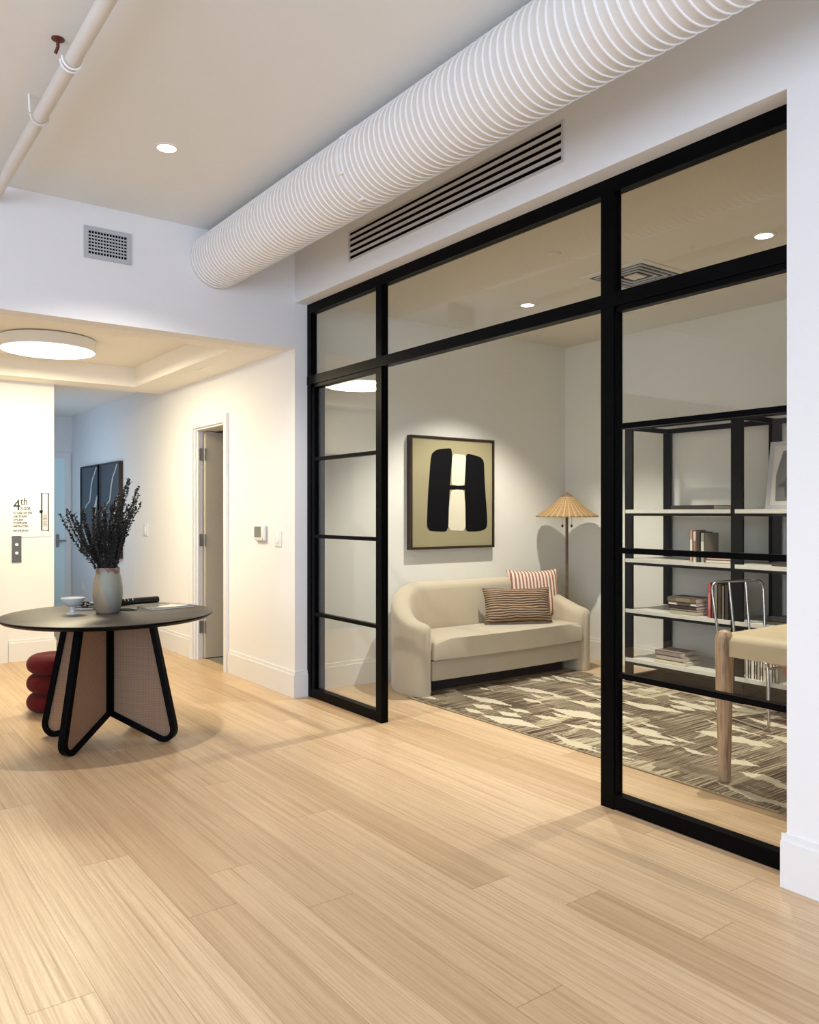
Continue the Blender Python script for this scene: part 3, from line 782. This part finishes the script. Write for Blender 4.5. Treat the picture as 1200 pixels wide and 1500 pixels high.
# notebook with a black chain on top
nb = thing('small_notebook', 'small white notebook with black cover edge beside the vase', 'notebook', (1.405, 5.42, z0), rotz=math.radians(-30))
MB().box(-.055, .055, -.04, .04, 0, .004).box(-.055, .055, -.04, .04, .014, .017).build('cover', M['blackpaper'], nb, local=True)
MB().box(-.053, .055, -.038, .038, .004, .014).build('pages', M['paper'], nb, local=True)
ch = thing('decorative_chain', 'black link chain ornament lying on the small white notebook', 'ornament', (1.405, 5.42, z0+.017), rotz=math.radians(-35))
for k, (cx_, tl) in enumerate(((-.035, .2), (0, 1.1), (.035, .2))):
    pts = []
    for q in range(24):
        a = 2*PI*q/24; px_, py_ = .026*math.cos(a), .016*math.sin(a)
        pts.append((cx_+px_, py_*math.cos(tl), .018+py_*math.sin(tl)))
    MB().tube(pts, .0055, 8, closed=True).build('link', M['blackpaper'], ch, local=True)
# magazine + rolled black magazine
mg = thing('grey_magazine', 'large flat grey magazine near the right edge of the round table', 'magazine', (1.865, 5.235, z0), rotz=math.radians(8))
MB().rbox(-.14, .15, -.11, .12, 0, .002, .001).rbox(-.14, .15, -.11, .12, .009, .0115, .001).build('cover', M['greypaper'], mg, local=True)
MB().box(-.138, .147, -.107, .117, .002, .009).build('pages', M['paper'], mg, local=True)
MB().prism([(-.08, -.03), (.02, -.09), (.12, -.06), (.05, .03)], ((0, 0, .0116), (1, 0, 0), (0, 1, 0), (0, 0, 1)), 0, .0004).build('cover_picture', M['paper'], mg, local=True)
om = thing('open_leaflet', 'dark folded leaflet with a curled page right of the vase', 'leaflet', (1.615, 5.27, z0), rotz=math.radians(-20))
pts = [(-.07+.14*k/8, 0, .006+.012*math.sin(k/8*PI)) for k in range(9)]
MB().tube(pts, 0, sect=[(-.0015, -.075), (.0015, -.075), (.0015, .075), (-.0015, .075)], up=(0, 0, 1)).build('folded_sheet', M['greypaper'], om, local=True)
rl = thing('rolled_magazine', 'black rolled magazine with white print lying across the grey magazine', 'magazine', (1.70, 5.37, z0+.012+.026), rotz=math.radians(10))
sp = []
for k in range(60):
    a = k*.32; r = .026-.00016*k; sp.append((r*math.cos(a), r*math.sin(a)*.92))
m = MB(); LL = .17
vs = [(-LL, p[0], p[1]) for p in sp]+[(LL, p[0], p[1]) for p in sp]+[(-LL, p[0]*.95, p[1]*.95) for p in sp]+[(LL, p[0]*.95, p[1]*.95) for p in sp]
nS = len(sp); fs = []
for i in range(nS-1):
    fs += [(i, i+1, nS+i+1, nS+i), (2*nS+i, 3*nS+i, 3*nS+i+1, 2*nS+i+1), (i, 2*nS+i, 2*nS+i+1, i+1), (nS+i, nS+i+1, 3*nS+i+1, 3*nS+i)]
m.add(vs, fs, True); m.build('rolled_sheet', M['blackpaper'], rl, local=True)
m = MB()
for (xa, wa, tw) in ((-.075, .012, .35), (-.050, .010, -.3), (-.02, .008, .5)):
    arc = [(xa+tw*.03*k/8, .0268*math.cos(math.radians(-160+k*17)), .0252*math.sin(math.radians(160-k*17))) for k in range(9)]
    m.tube(arc, .0022, 5)
m.build('printed_mark', M['paper'], rl, local=True)

# stool of three velvet rings
t = thing('velvet_stool', 'dark red velvet stool of three stacked rounded rings behind the table', 'stool', (1.37, 6.13, 0))
for k in range(3):
    zc = .068+k*.133; prof = []
    for q in range(13):
        a = -PI/2+PI*q/12; prof.append((.108+.066*math.cos(a), zc+.066*math.sin(a)))
    if k == 2: prof += [(.07, zc+.060), (0, zc+.056)]
    prof = [(0.0, prof[0][1])]+prof+([] if k == 2 else [(0, zc+.066)])
    MB().lathe(prof, (1.37, 6.13, 0), 48).build('cushion_ring', M['red'], t)

# ------------------------------------------------------------------ rug
rx0, rx1, ry0, ry1 = 3.615, 5.42, 2.01, 4.93
t = thing('area_rug', 'taupe and cream woven rug with broken geometric pattern on the office floor', 'rug', (4.5, 3.47, 0))
MB().box(rx0, rx1, ry0, ry1, 0.0005, .008).build('woven_field', M['rug'], t)
m = MB()
m.tube([(rx0, ry0, .005), (rx0, ry1, .005)], .0048, 8).tube([(rx1, ry0, .005), (rx1, ry1, .005)], .0048, 8).tube([(rx0, ry0, .005), (rx1, ry0, .005)], .0048, 8).tube([(rx0, ry1, .005), (rx1, ry1, .005)], .0048, 8)
m.build('bound_edge', M['rugedge'], t)

# ------------------------------------------------------------------ sofa
t = thing('curved_sofa', 'sand coloured curved sofa with sloping arms against the office back wall', 'sofa', (4.625, 5.1, 0))
CX = 4.625; HW = .985; TH = .155
def shell_path():
    # centre line from left tip to right tip
    pts = []; xo = CX-HW+TH/2; yb_ = 5.53-TH/2; r = .43
    yt = 4.79+TH/2*.6
    for k in range(6): pts.append((xo+.018*(1-k/5), yt+(yb_-r-yt)*k/5))
    for k in range(1, 15):
        a = PI-PI/2*k/14; pts.append((xo+r+r*math.cos(a), yb_-r+r*math.sin(a)))
    L = len(pts); n_mid = 16
    mir = [(2*CX-p[0], p[1]) for p in pts[::-1]]
    x1_, x2_ = pts[-1][0], mir[0][0]
    mid = [(x1_+(x2_-x1_)*k/n_mid, yb_+.004*math.sin(PI*k/n_mid)) for k in range(1, n_mid)]
    return pts+mid+mir
sp_ = shell_path(); N = len(sp_)
acc = [0]
for i in range(1, N): acc.append(acc[-1]+math.dist(sp_[i], sp_[i-1]))
tot = acc[-1]
def topz(s):
    s = min(s, tot-s); u = max(0, min(1, (s-.02)/.78)); u = u*u*(3-2*u)
    return .555+(.815-.555)*u
vs = []; prof_n = 0; rings = []
for i, (x, y) in enumerate(sp_):
    a, b_ = sp_[max(i-1, 0)], sp_[min(i+1, N-1)]
    tx, ty = b_[0]-a[0], b_[1]-a[1]; l = math.hypot(tx, ty); tx /= l; ty /= l
    nx, ny = -ty, tx                       # outward (left of travel)
    s = acc[i]; e = min(s, tot-s)
    cap = math.sqrt(max(0, 1-(max(0, .07-e)/.07)**2))*.75+.25     # rounded tips
    if i in (0, N-1): cap = .28
    hz = topz(s); th = TH/2*cap
    pr = []
    zt = hz-(1-cap)*.05
    pr.append((th*.9, .002)); pr.append((th, .03)); pr.append((th, zt*.5)); pr.append((th*1.02, zt-.07))
    for k in range(1, 8):
        q = PI*k/8; pr.append((th*math.cos(q)*1.02, zt-.07+.07*math.sin(q)**.8))
    pr.append((-th*1.02, zt-.07)); pr.append((-th, zt*.5)); pr.append((-th, .03)); pr.append((-th*.9, .002))
    rings.append([(x+nx*q[0], y+ny*q[0], q[1]) for q in pr])
pn = len(rings[0]); vs = [v for R_ in rings for v in R_]; fs = []
for i in range(N-1):
    for q in range(pn): fs.append((i*pn+q, i*pn+(q+1) % pn, (i+1)*pn+(q+1) % pn, (i+1)*pn+q))
fs.append(tuple(range(pn))); fs.append(tuple((N-1)*pn+q for q in range(pn))[::-1])
MB().add(vs, fs, True).build('curved_back', M['sofa'], t)
def seat_poly(inset, yf, bow=.0):
    pts = []; r = .43-TH/2-inset; xo = CX-HW+TH+inset; yb_ = 5.53-TH-inset
    pts.append((xo, yf))
    for k in range(0, 13):
        a = PI-PI/2*k/12; pts.append((xo+r+r*math.cos(a), yb_-r+r*math.sin(a)))
    mir = [(2*CX-p[0], p[1]) for p in pts[::-1]]
    fr_ = [(2*CX-xo+(2*xo-2*CX)*k/10, yf-bow*math.sin(PI*k/10)) for k in range(1, 10)]
    return pts+mir+fr_
import bmesh
def slab(poly, z0, z1, r):
    bm = bmesh.new(); vsb = [bm.verts.new((p[0], p[1], z0)) for p in poly]; fc = bm.faces.new(vsb)
    ex = bmesh.ops.extrude_face_region(bm, geom=[fc]); top = [g_ for g_ in ex['geom'] if isinstance(g_, bmesh.types.BMVert)]
    for v_ in top: v_.co.z = z1
    bm.faces.ensure_lookup_table(); bm.edges.ensure_lookup_table()
    es = [e_ for e_ in bm.edges if all(abs(v_.co.z-z1) < 1e-6 for v_ in e_.verts)]
    bmesh.ops.bevel(bm, geom=es, offset=r, segments=5, profile=.5, affect='EDGES')
    bm.verts.index_update(); bm.normal_update(); mb = MB(); vv = [v_.co[:] for v_ in bm.verts]
    flat = [[v_.index for v_ in f_.verts] for f_ in bm.faces if abs(f_.normal.z) > .999 or abs(f_.normal.z) < .02]
    soft = [[v_.index for v_ in f_.verts] for f_ in bm.faces if not (abs(f_.normal.z) > .999 or abs(f_.normal.z) < .02)]
    mb.v = vv; mb.f = [tuple(f_) for f_ in flat+soft]; mb.sm = [False]*len(flat)+[True]*len(soft); bm.free(); return mb
slab(seat_poly(.004, 4.835, .03), .275, .432, .05).build('seat_cushion', M['sofa'], t)
slab(seat_poly(.004, 4.86, .02), .115, .268, .008).build('seat_base', M['sofa'], t)
slab(seat_poly(.006, 4.865, .02), .262, .28, .002).build('seam', M['seam'], t)
slab(seat_poly(.06, 5.02, 0), .002, .116, .002).build('plinth', M['seam'], t)

# pillows
def pillow(name, label, mat, w_, h_, d_, loc, rot, cr=.5):
    o = thing(name, label, 'pillow', loc, rot=rot)
    n_ = 20; vs = []; fs = []
    for s_ in (1, -1):
        for j in range(n_+1):
            for i in range(n_+1):
                u = i/n_*2-1; v_ = j/n_*2-1
                prof = (max(0, (1-u**4))*max(0, (1-v_**4)))**.55
                pin = 1-.09*(1-abs(u))*(abs(v_)**3)*0; 
                x = u*w_/2*(1-.07*(1-v_*v_)*abs(u)**2*1.0); z = v_*h_/2*(1-.09*(1-u*u)*abs(v_)**2)
                vs.append((x, -s_*d_/2*prof-(0.001*s_), z+h_/2))
    M_ = (n_+1)**2
    for s_ in range(2):
        for j in range(n_):
            for i in range(n_):
                q = s_*M_+j*(n_+1)+i; fs.append((q, q+1, q+n_+2, q+n_+1) if s_ == 0 else (q, q+n_+1, q+n_+2, q+1))
    bd = [i for i in range(n_)]+[n_+j*(n_+1) for j in range(n_)]+[n_*(n_+1)+n_-i for i in range(n_)]+[(n_-j)*(n_+1) for j in range(n_)]
    for k in range(len(bd)):
        a, b_ = bd[k], bd[(k+1) % len(bd)]; fs.append((b_, a, a+M_, b_+M_))
    mb = MB().add(vs, fs, True); mb.build('pillow_cover', mat, o, local=True)
    ed = MB().tube([((vs[k][0]), 0, vs[k][2]) for k in bd], .0035, 6, closed=True); ed.build('piping', mat, o, local=True)
    return o
pillow('striped_pillow', 'square cream pillow with red stripes at the right end of the sofa', M['redstripe'], .50, .45, .13, (5.295, 5.235, .44), (math.radians(-14), 0, math.radians(-22)))
pillow('pleated_pillow', 'brown pleated lumbar pillow in front of the striped one', M['pleat'], .61, .315, .13, (4.93, 5.09, .44), (math.radians(-18), 0, math.radians(-27)))

# ------------------------------------------------------------------ floor lamp
LX, LY = 5.675, 5.22
t = thing('wicker_floor_lamp', 'floor lamp with conical wicker shade behind the right end of the sofa', 'floor lamp', (LX, LY, 0))
MB().lathe([(0, 0), (.11, 0), (.11, .012), (.02, .022), (0, .022)], (LX, LY, 0), 36).build('base', M['pole'], t)
m = MB()
for k in range(14): m.lathe([(.0135, .022+k*.1), (.0135, .018+(k+1)*.1-.004), (.0155, .019+(k+1)*.1-.002), (.0135, .022+(k+1)*.1)], (LX, LY, 0), 16)
m.build('pole', M['pole'], t)
n_ = 128; prof = [(.287, 1.363), (.285, 1.372), (.225, 1.408), (.16, 1.455), (.10, 1.508), (.055, 1.553)]
vs = []; fs = []
for (r, z) in prof:
    for k in range(n_):
        a = 2*PI*k/n_; rr = r+(.004 if (k//2) % 2 == 0 else -.001)*(r/.287); vs.append((LX+rr*math.cos(a), LY+rr*math.sin(a), z+.003*((k//2) % 2)))
for (r, z) in prof[::-1]:
    for k in range(n_):
        a = 2*PI*k/n_; rr = r-.008; vs.append((LX+rr*math.cos(a), LY+rr*math.sin(a), z-.004))
R_ = len(prof)*2
for i in range(R_):
    j = (i+1) % R_
    for k in range(n_): fs.append((i*n_+k, i*n_+(k+1) % n_, j*n_+(k+1) % n_, j*n_+k))
MB().add(vs, fs, False).build('lamp_shade', M['wicker'], t)
MB().lathe([(.062, 1.548), (.060, 1.554), (0.003, 1.592), (0, 1.592)], (LX, LY, 0), 24).build('shade_cap', M['pole'], t)
for dx in (-.045, .04):
    p = Vector((LX, LY, 0))+R*dx-F*.02
    MB().cyl((p.x, p.y, 1.42), (p.x, p.y, 1.285), .0015, 6).lathe([(0, 1.262), (.009, 1.268), (.011, 1.277), (.008, 1.286), (0, 1.29)], (p.x, p.y, 0), 14).build('pull_chain', M['seam'], t)

# ------------------------------------------------------------------ bookcase
BX0, BX1 = 5.45, 6.0
SH = [1.425, 1.020, .602, .196]
t = thing('bookcase', 'dark metal bookcase with pale stone shelves in two bays on the office right wall', 'bookcase', ((BX0+BX1)/2, 3.4, 0))
PY = ((4.30, 4.37), (3.311, 3.402), (2.33, 2.42))
for (a, b) in PY:
    for (x, y_) in ((BX0+.004, 0), (BX1-.03, 0)): MB().box(x, x+.026, a, b, 0, 2.125).build('upright', M['blackmat'], t)
for (a, b) in ((PY[1][1], PY[0][0]), (PY[2][1], PY[1][0])):
    for x in (BX0+.004, BX1-.03):
        MB().box(x, x+.026, a, b, 2.085, 2.125).build('rail', M['blackmat'], t)
    MB().box(BX1-.03, BX1-.004, a, b, .012, .05).build('rail', M['blackmat'], t)
for (a, b) in PY:
    for z_ in (.012, 2.085): MB().box(BX0+.03, BX1-.03, a+.02, a+.05, z_, z_+.038).build('rail', M['blackmat'], t)
for (a, b) in ((3.402, 4.36), (2.33, 3.366)):
    for z in SH:
        s_ = MB().box(BX0-.003, BX1-.032, a, b, z-.030, z).build('shelf', M['shelfw'], t)
        MB().box(BX0+.0, BX1-.034, a+.002, b-.002, z-.052, z-.030).build('shelf_support', M['blackmat'], s_)

MB().box(BX0+.03, BX1-.031, 2.34, 4.36, .0005, .0115).build('low_dark_sheet', M['blackmat'], t)  # thin dark sheet on the floor below the lowest shelves
def book(kind, x, y, z, w_, th, h_, col, label, group, rot=0, band=None):
    """upright: th along y, h up, w into the shelf; flat: lies with its spine to the front, h along y"""
    t = thing('book', label, 'book', (x, y, z), rotz=rot, group=group)
    cm = book_mat('cover_%d_%d_%d' % col, rgb(*col))
    if kind == 'up':
        MB().box(0, w_, 0, .003, 0, h_).box(0, w_, th-.003, th, 0, h_).box(0, .003, 0, th, 0, h_).build('cover', cm, t, local=True)
        MB().box(.003, w_-.004, .003, th-.003, .003, h_-.003).build('pages', M['paper'], t, local=True)
        if band: MB().box(-.0006, 0, .003, th-.003, h_*.25, h_*.7).build('spine_label', book_mat('band_%d_%d_%d' % band, rgb(*band)), t, local=True)
    else:
        MB().box(0, w_, 0, h_, 0, .003).box(0, w_, 0, h_, th-.003, th).box(0, .003, 0, h_, 0, th).build('cover', cm, t, local=True)
        MB().box(.003, w_-.004, .003, h_-.003, .003, th-.003).build('pages', M['paper'], t, local=True)
        if band: MB().box(-.0006, 0, h_*.2, h_*.7, .004, th-.004).build('spine_label', book_mat('band_%d_%d_%d' % band, rgb(*band)), t, local=True)
    return t
bx = BX0+.02
# shelf 1: long flat dark book
book('flat', bx+.01, 3.56, SH[0], .26, .032, .38, (48, 42, 34), 'long dark flat book alone on the top shelf of the bookcase', 'books on the top shelf')
# shelf 2
y = 3.735
for th, h_, c, b_, lb in ((.026, .245, (196, 150, 130), (230, 222, 208), 'upright cream book with a reddish spine top, leftmost on the second shelf'),
                         (.028, .235, (214, 204, 184), (170, 120, 104), 'upright cream book second from left on the second shelf'),
                         (.018, .232, (74, 64, 52), None, 'thin dark upright book between cream ones on the second shelf')):
    book('up', bx, y, SH[1], .17, th, h_, c, lb, 'upright books on the second shelf', band=b_); y -= th+.004
book('up', bx, 3.635, SH[1], .19, .03, .225, (150, 148, 132), 'upright pale grey-green book with wide cover, rightmost on the second shelf', 'upright books on the second shelf', band=(214, 208, 190))
for k, (c, th, lb) in enumerate((((206, 196, 176), .022, 'cream flat book at the bottom of the second-shelf stack'), ((196, 164, 148), .020, 'pinkish flat book in the middle of the second-shelf stack'), ((206, 172, 156), .028, 'pale pink flat book on top of the second-shelf stack'))):
    book('flat', bx+.005*k, 3.415+.002*k, SH[1]+[0, .0225, .043][k], .17, th, .205-.006*k, c, lb, 'flat books on the second shelf')
# shelf 3
z = SH[2]
for k, (c, th, L_, b_, lb) in enumerate((((170, 160, 128), .030, .245, None, 'tan flat book at the bottom of the third-shelf stack'), ((226, 220, 204), .012, .245, None, 'thin white flat book in the third-shelf stack'),
        ((60, 44, 36), .026, .25, None, 'dark brown flat book in the third-shelf stack'), ((222, 216, 204), .024, .25, (90, 80, 80), 'white flat book with a dark spine label in the third-shelf stack'), ((108, 94, 74), .038, .255, (140, 124, 98), 'olive brown flat book on top of the third-shelf stack'))):
    book('flat', bx+.01+.004*(k % 2), 3.705+.003*k, z, .20, th, L_, c, lb, 'flat books on the third shelf', band=b_); z += th+.0006
y = 3.605
for k, (th, h_, c, b_, lb) in enumerate(((.028, .265, (178, 84, 82), (196, 120, 112), 'upright red book on the third shelf'), (.02, .262, (96, 60, 52), None, 'upright dark red-brown book right of the red one'), (.028, .258, (128, 126, 110), None, 'upright grey-green book on the third shelf'),
        (.03, .262, (64, 54, 44), None, 'upright dark brown book behind the chair on the third shelf'), (.022, .25, (110, 98, 82), None, 'upright taupe book behind the chair on the third shelf'), (.03, .26, (52, 46, 40), None, 'upright near-black book at the end of the third-shelf row'))):
    book('up', bx, y-th, SH[2], .19, th, h_, c, lb, 'upright books on the third shelf', band=b_); y -= th+.003
# shelf 4
z = SH[3]
for k, (c, th, L_, lb) in enumerate((((206, 196, 164), .028, .30, 'cream flat book at the bottom of the lowest-shelf stack'), ((170, 158, 148), .034, .25, 'grey flat book in the middle of the lowest-shelf stack'), ((140, 124, 116), .034, .235, 'brown-grey flat book on top of the lowest-shelf stack'))):
    book('flat', bx+.01, 3.80+.028*k-(.0 if k else 0), z, .21, th, L_, c, lb, 'flat books on the lowest shelf'); z += th+.0006
# right bay
pf = thing('leaning_picture_frame', 'white framed grey sketch leaning on the top shelf by the wall edge', 'picture frame', (5.60, 2.82, SH[0]), rot=(0, math.radians(9), 0))
fw, fh = .40, .50
MB().box(0, .02, 0, fw, 0, .03).box(0, .02, 0, fw, fh-.03, fh).box(0, .02, 0, .03, .03, fh-.03).box(0, .02, fw-.03, fw, .03, fh-.03).build('frame', M['grille'], pf, local=True)
pr = MB().box(.006, .016, .03, fw-.03, .03, fh-.03).build('print', M['paper'], pf, local=True)
MB().prism([(.07, .06), (.33, .06), (.34, .25), (.30, .43), (.08, .44), (.06, .2)], ((.006, 0, 0), (0, 1, 0), (0, 0, 1), (-1, 0, 0)), -.0005, .0004).build('sketch', M['artgrey'], pr, local=True)
MB().prism(sm([(.07, .08), (.26, .08), (.27, .16), (.33, .17), (.26, .21), (.25, .40), (.15, .38), (.10, .25)], 2), ((.006, 0, 0), (0, 1, 0), (0, 0, 1), (-1, 0, 0)), .0004, .0009).build('sketch', M['artdark'], pr, local=True)
book('flat', bx+.01, 2.70, SH[1], .25, .028, .40, (56, 50, 42), 'dark flat book alone on the second shelf at the wall edge', 'books in the right bay')
book('flat', bx+.01, 2.78, SH[2], .24, .026, .36, (74, 66, 54), 'dark flat book, lower of two on the third shelf at the wall edge', 'books in the right bay')
book('flat', bx+.02, 2.80, SH[2]+.0265, .22, .022, .33, (46, 42, 36), 'near-black flat book, upper of two on the third shelf at the wall edge', 'books in the right bay')
y = 3.30
for k in range(11):
    th = (.022, .017, .026, .015)[k % 4]; y -= th+.003
    book('up', bx, y, SH[3], .13, th, .15-.008*(k % 3), ((206, 200, 182), (176, 166, 148), (218, 212, 198))[k % 3], 'small pale upright book in the row on the lowest shelf behind the chair', 'small books on the lowest shelf', band=(150, 140, 124) if k % 2 else None)

# ------------------------------------------------------------------ desk
t = thing('desk', 'desk with sand coloured rounded top and round oak legs', 'desk', (4.25, 1.65, 0))
dx0, dx1, dy0, dy1, dz0, dz1 = 3.785, 4.62, .95, 2.405, .660, .775
prof = [(dx0, dz0), (dx1, dz0), (dx1, dz1)]
arc = [(dx0+.085-.085*math.sin(PI/2*k/8), dz1-.045+.045*math.cos(PI/2*k/8)) for k in range(9)]
prof = [(dx0, dz0), (dx1, dz0), (dx1, dz1-.045)]+[(dx1-.085+.085*math.cos(PI/2*k/8), dz1-.045+.045*math.sin(PI/2*k/8)) for k in range(1, 9)]+arc
m = MB(); n_ = len(prof)
vs = [(p[0], dy0, p[1]) for p in prof]+[(p[0], dy1, p[1]) for p in prof]
m.add(vs, [tuple(range(n_))[::-1], tuple(range(n_, 2*n_))]+[(i, (i+1) % n_, n_+(i+1) % n_, n_+i) for i in range(n_)], True)
m.build('desk_top', M['linen'], t)
for (x, y) in ((dx0+.022, dy1+.006), (dx1-.022, dy1+.006), (dx0+.022, dy0-.006), (dx1-.022, dy0-.006)):
    prof = [(0, 0), (.027, 0), (.031, .006), (.037, .3), (.045, .6), (.047, .70), (.045, .745), (.033, .772), (.015, .783), (0, .785)]
    MB().lathe([(r, z_+.008) for r, z_ in prof], (x, y, 0), 28).build('leg', M['oak'], t)

# ------------------------------------------------------------------ tubular chair
A = Vector((5.0, 3.23, .018)); dv_ = Vector((-.271, -.963, 0)).normalized(); wv = Vector((.963, -.271, 0)).normalized()
cw_, cd_ = .46, .475
t = thing('tubular_chair', 'bent chrome tube chair with pink seat behind the desk', 'chair', (5.15, 2.95, 0.008))
def cp(a, b, z): return A+wv*(a*cw_)+dv_*(b*cd_)+Vector((0, 0, z-.018))
def fillet(pts, r=.05, seg=6):
    out = [Vector(pts[0])]
    for i in range(1, len(pts)-1):
        p, a, b_ = Vector(pts[i]), Vector(pts[i-1]), Vector(pts[i+1])
        u = (a-p); v_ = (b_-p); rr = min(r, u.length*.45, v_.length*.45); u.normalize(); v_.normalize()
        s0 = p+u*rr; e0 = p+v_*rr
        for k in range(seg+1):
            q = k/seg; out.append(s0*(1-q)**2+p*2*q*(1-q)+e0*q*q)
    out.append(Vector(pts[-1])); return out
TR = .0095
MB().tube(fillet([cp(.06, .02, .44), cp(0, -.10, .92), cp(1, -.10, .92), cp(.94, .02, .44)], .07), TR, 10).build('back_frame', M['chrome'], t)
for a in (.34, .66): MB().tube([cp(a, -.10, .92), cp(a*.9+.05, .02, .44)], TR*.9, 10).build('spindle', M['chrome'], t)
for a in (0, 1):
    i_ = .06 if a == 0 else -.06
    MB().tube(fillet([cp(a+i_*.5, .0, .42), cp(a, .0, .02), cp(a, 1.0, .02), cp(a+i_, .92, .445), cp(a+i_, .55, .445)], .055), TR, 10).build('leg', M['chrome'], t)
MB().tube([cp(0, .3, .02), cp(1, .3, .02)], TR*.8, 10).tube([cp(.03, .9, .40), cp(.97, .9, .40)], TR*.8, 10).build('stretcher', M['chrome'], t)
q = [(.28, .04), (.94, .04), (1.0, .98), (.42, .98)]
q = rounded([(a*cw_, b_*cd_) for a, b_ in q], [.05]*4, 6)
MB().prism(q, (A-Vector((0, 0, .018)), wv, dv_, (0, 0, 1)), .402, .458).prism([(.46*cw_, .80*cd_), (1.0*cw_, .80*cd_), (1.0*cw_, .985*cd_), (.46*cw_, .985*cd_)], (A-Vector((0, 0, .018)), wv, dv_, (0, 0, 1)), .335, .401).build('seat', M['pinkseat'], t)

# ------------------------------------------------------------------ light
def area(name, loc, rot, sx, sy, en, col):
    l = bpy.data.lights.new(name, 'AREA'); l.shape = 'RECTANGLE'; l.size = sx; l.size_y = sy; l.energy = en; l.color = col
    o = bpy.data.objects.new(name, l); COL.objects.link(o); o.location = loc; o.rotation_euler = rot; return o
def spot(name, loc, en, ang, blend, col, r=.035, rot=(0, 0, 0)):
    l = bpy.data.lights.new(name, 'SPOT'); l.energy = en; l.spot_size = math.radians(ang); l.spot_blend = blend; l.color = col; l.shadow_soft_size = r
    o = bpy.data.objects.new(name, l); COL.objects.link(o); o.location = loc; o.rotation_euler = rot; return o
SKY = (.55, .72, 1.0); SKYL = (.74, .83, 1.0); WARM = (1, .86, .68)
area('daylight_back_a', (-1.8, -3.66, 1.75), (PI/2, 0, 0), 2.3, 2.4, 98, SKY)
area('daylight_back_b', (1.0, -3.66, 1.75), (PI/2, 0, 0), 2.3, 2.4, 98, SKY)
area('daylight_left_a', (-3.66, -1.2, 1.8), (PI/2, 0, -PI/2), 2.7, 2.3, 108, SKYL)
area('daylight_left_b', (-3.66, 2.1, 1.8), (PI/2, 0, -PI/2), 2.5, 2.3, 108, SKYL)
area('added_corridor_daylight', (XC-.12, 10.5, 1.65), (PI/2, 0, -PI/2), 1.7, 1.4, 12, (.5, .72, 1.0))  # added cool light at the unseen corridor window
spot('hall_downlight', (1.555, 4.35, ZC-.012), 185, 125, .5, (1, .94, .86), .03)
spot('hall_downlight_behind', (.6, 1.2, ZC-.012), 55, 125, .5, (1, .94, .86), .03)
spot('hall_downlight_left', (-1.2, 2.8, ZC-.012), 40, 125, .5, (1, .94, .86), .03)
spot('office_downlight_far', (4.54, 4.59, ZO-.012), 285, 104, .5, (1, .955, .86), .03)
spot('office_downlight_near', (4.53, 2.61, ZO-.012), 265, 86, .6, (1, .955, .85), .03)
fl = bpy.data.lights.new('foyer_lamp', 'AREA'); fl.shape = 'DISK'; fl.size = .7; fl.energy = 66; fl.color = (1, .87, .56)
fo_ = bpy.data.objects.new('foyer_lamp', fl); COL.objects.link(fo_); fo_.location = (1.55, 7.10, TZ-.116)
w = bpy.data.worlds.new('World'); S.world = w; w.use_nodes = True
bg = w.node_tree.nodes['Background']; bg.inputs[0].default_value = (.70, .82, 1, 1); bg.inputs[1].default_value = .4

# ------------------------------------------------------------------ camera
cam = bpy.data.cameras.new('camera'); co = bpy.data.objects.new('camera', cam); COL.objects.link(co)
cam.sensor_fit = 'HORIZONTAL'; cam.sensor_width = 36; cam.lens = 36*1185/1200.0; cam.shift_y = 1/1200.0
co.location = (0, 0, 1.4); co.rotation_euler = (PI/2, 0, -math.atan(873/1185.0))
cam.clip_start = .05; cam.clip_end = 100
S.camera = co
S.view_settings.view_transform = 'Standard'; S.view_settings.look = 'None'; S.view_settings.gamma = 1
S.view_settings.use_curve_mapping = False; S.view_settings.exposure = 0.0
S.cycles.use_denoising = True
S.cycles.max_bounces = 10; S.cycles.diffuse_bounces = 5; S.cycles.glossy_bounces = 4; S.cycles.transparent_max_bounces = 16
S.cycles.caustics_reflective = False; S.cycles.caustics_refractive = False
S.cycles.sample_clamp_indirect = 6
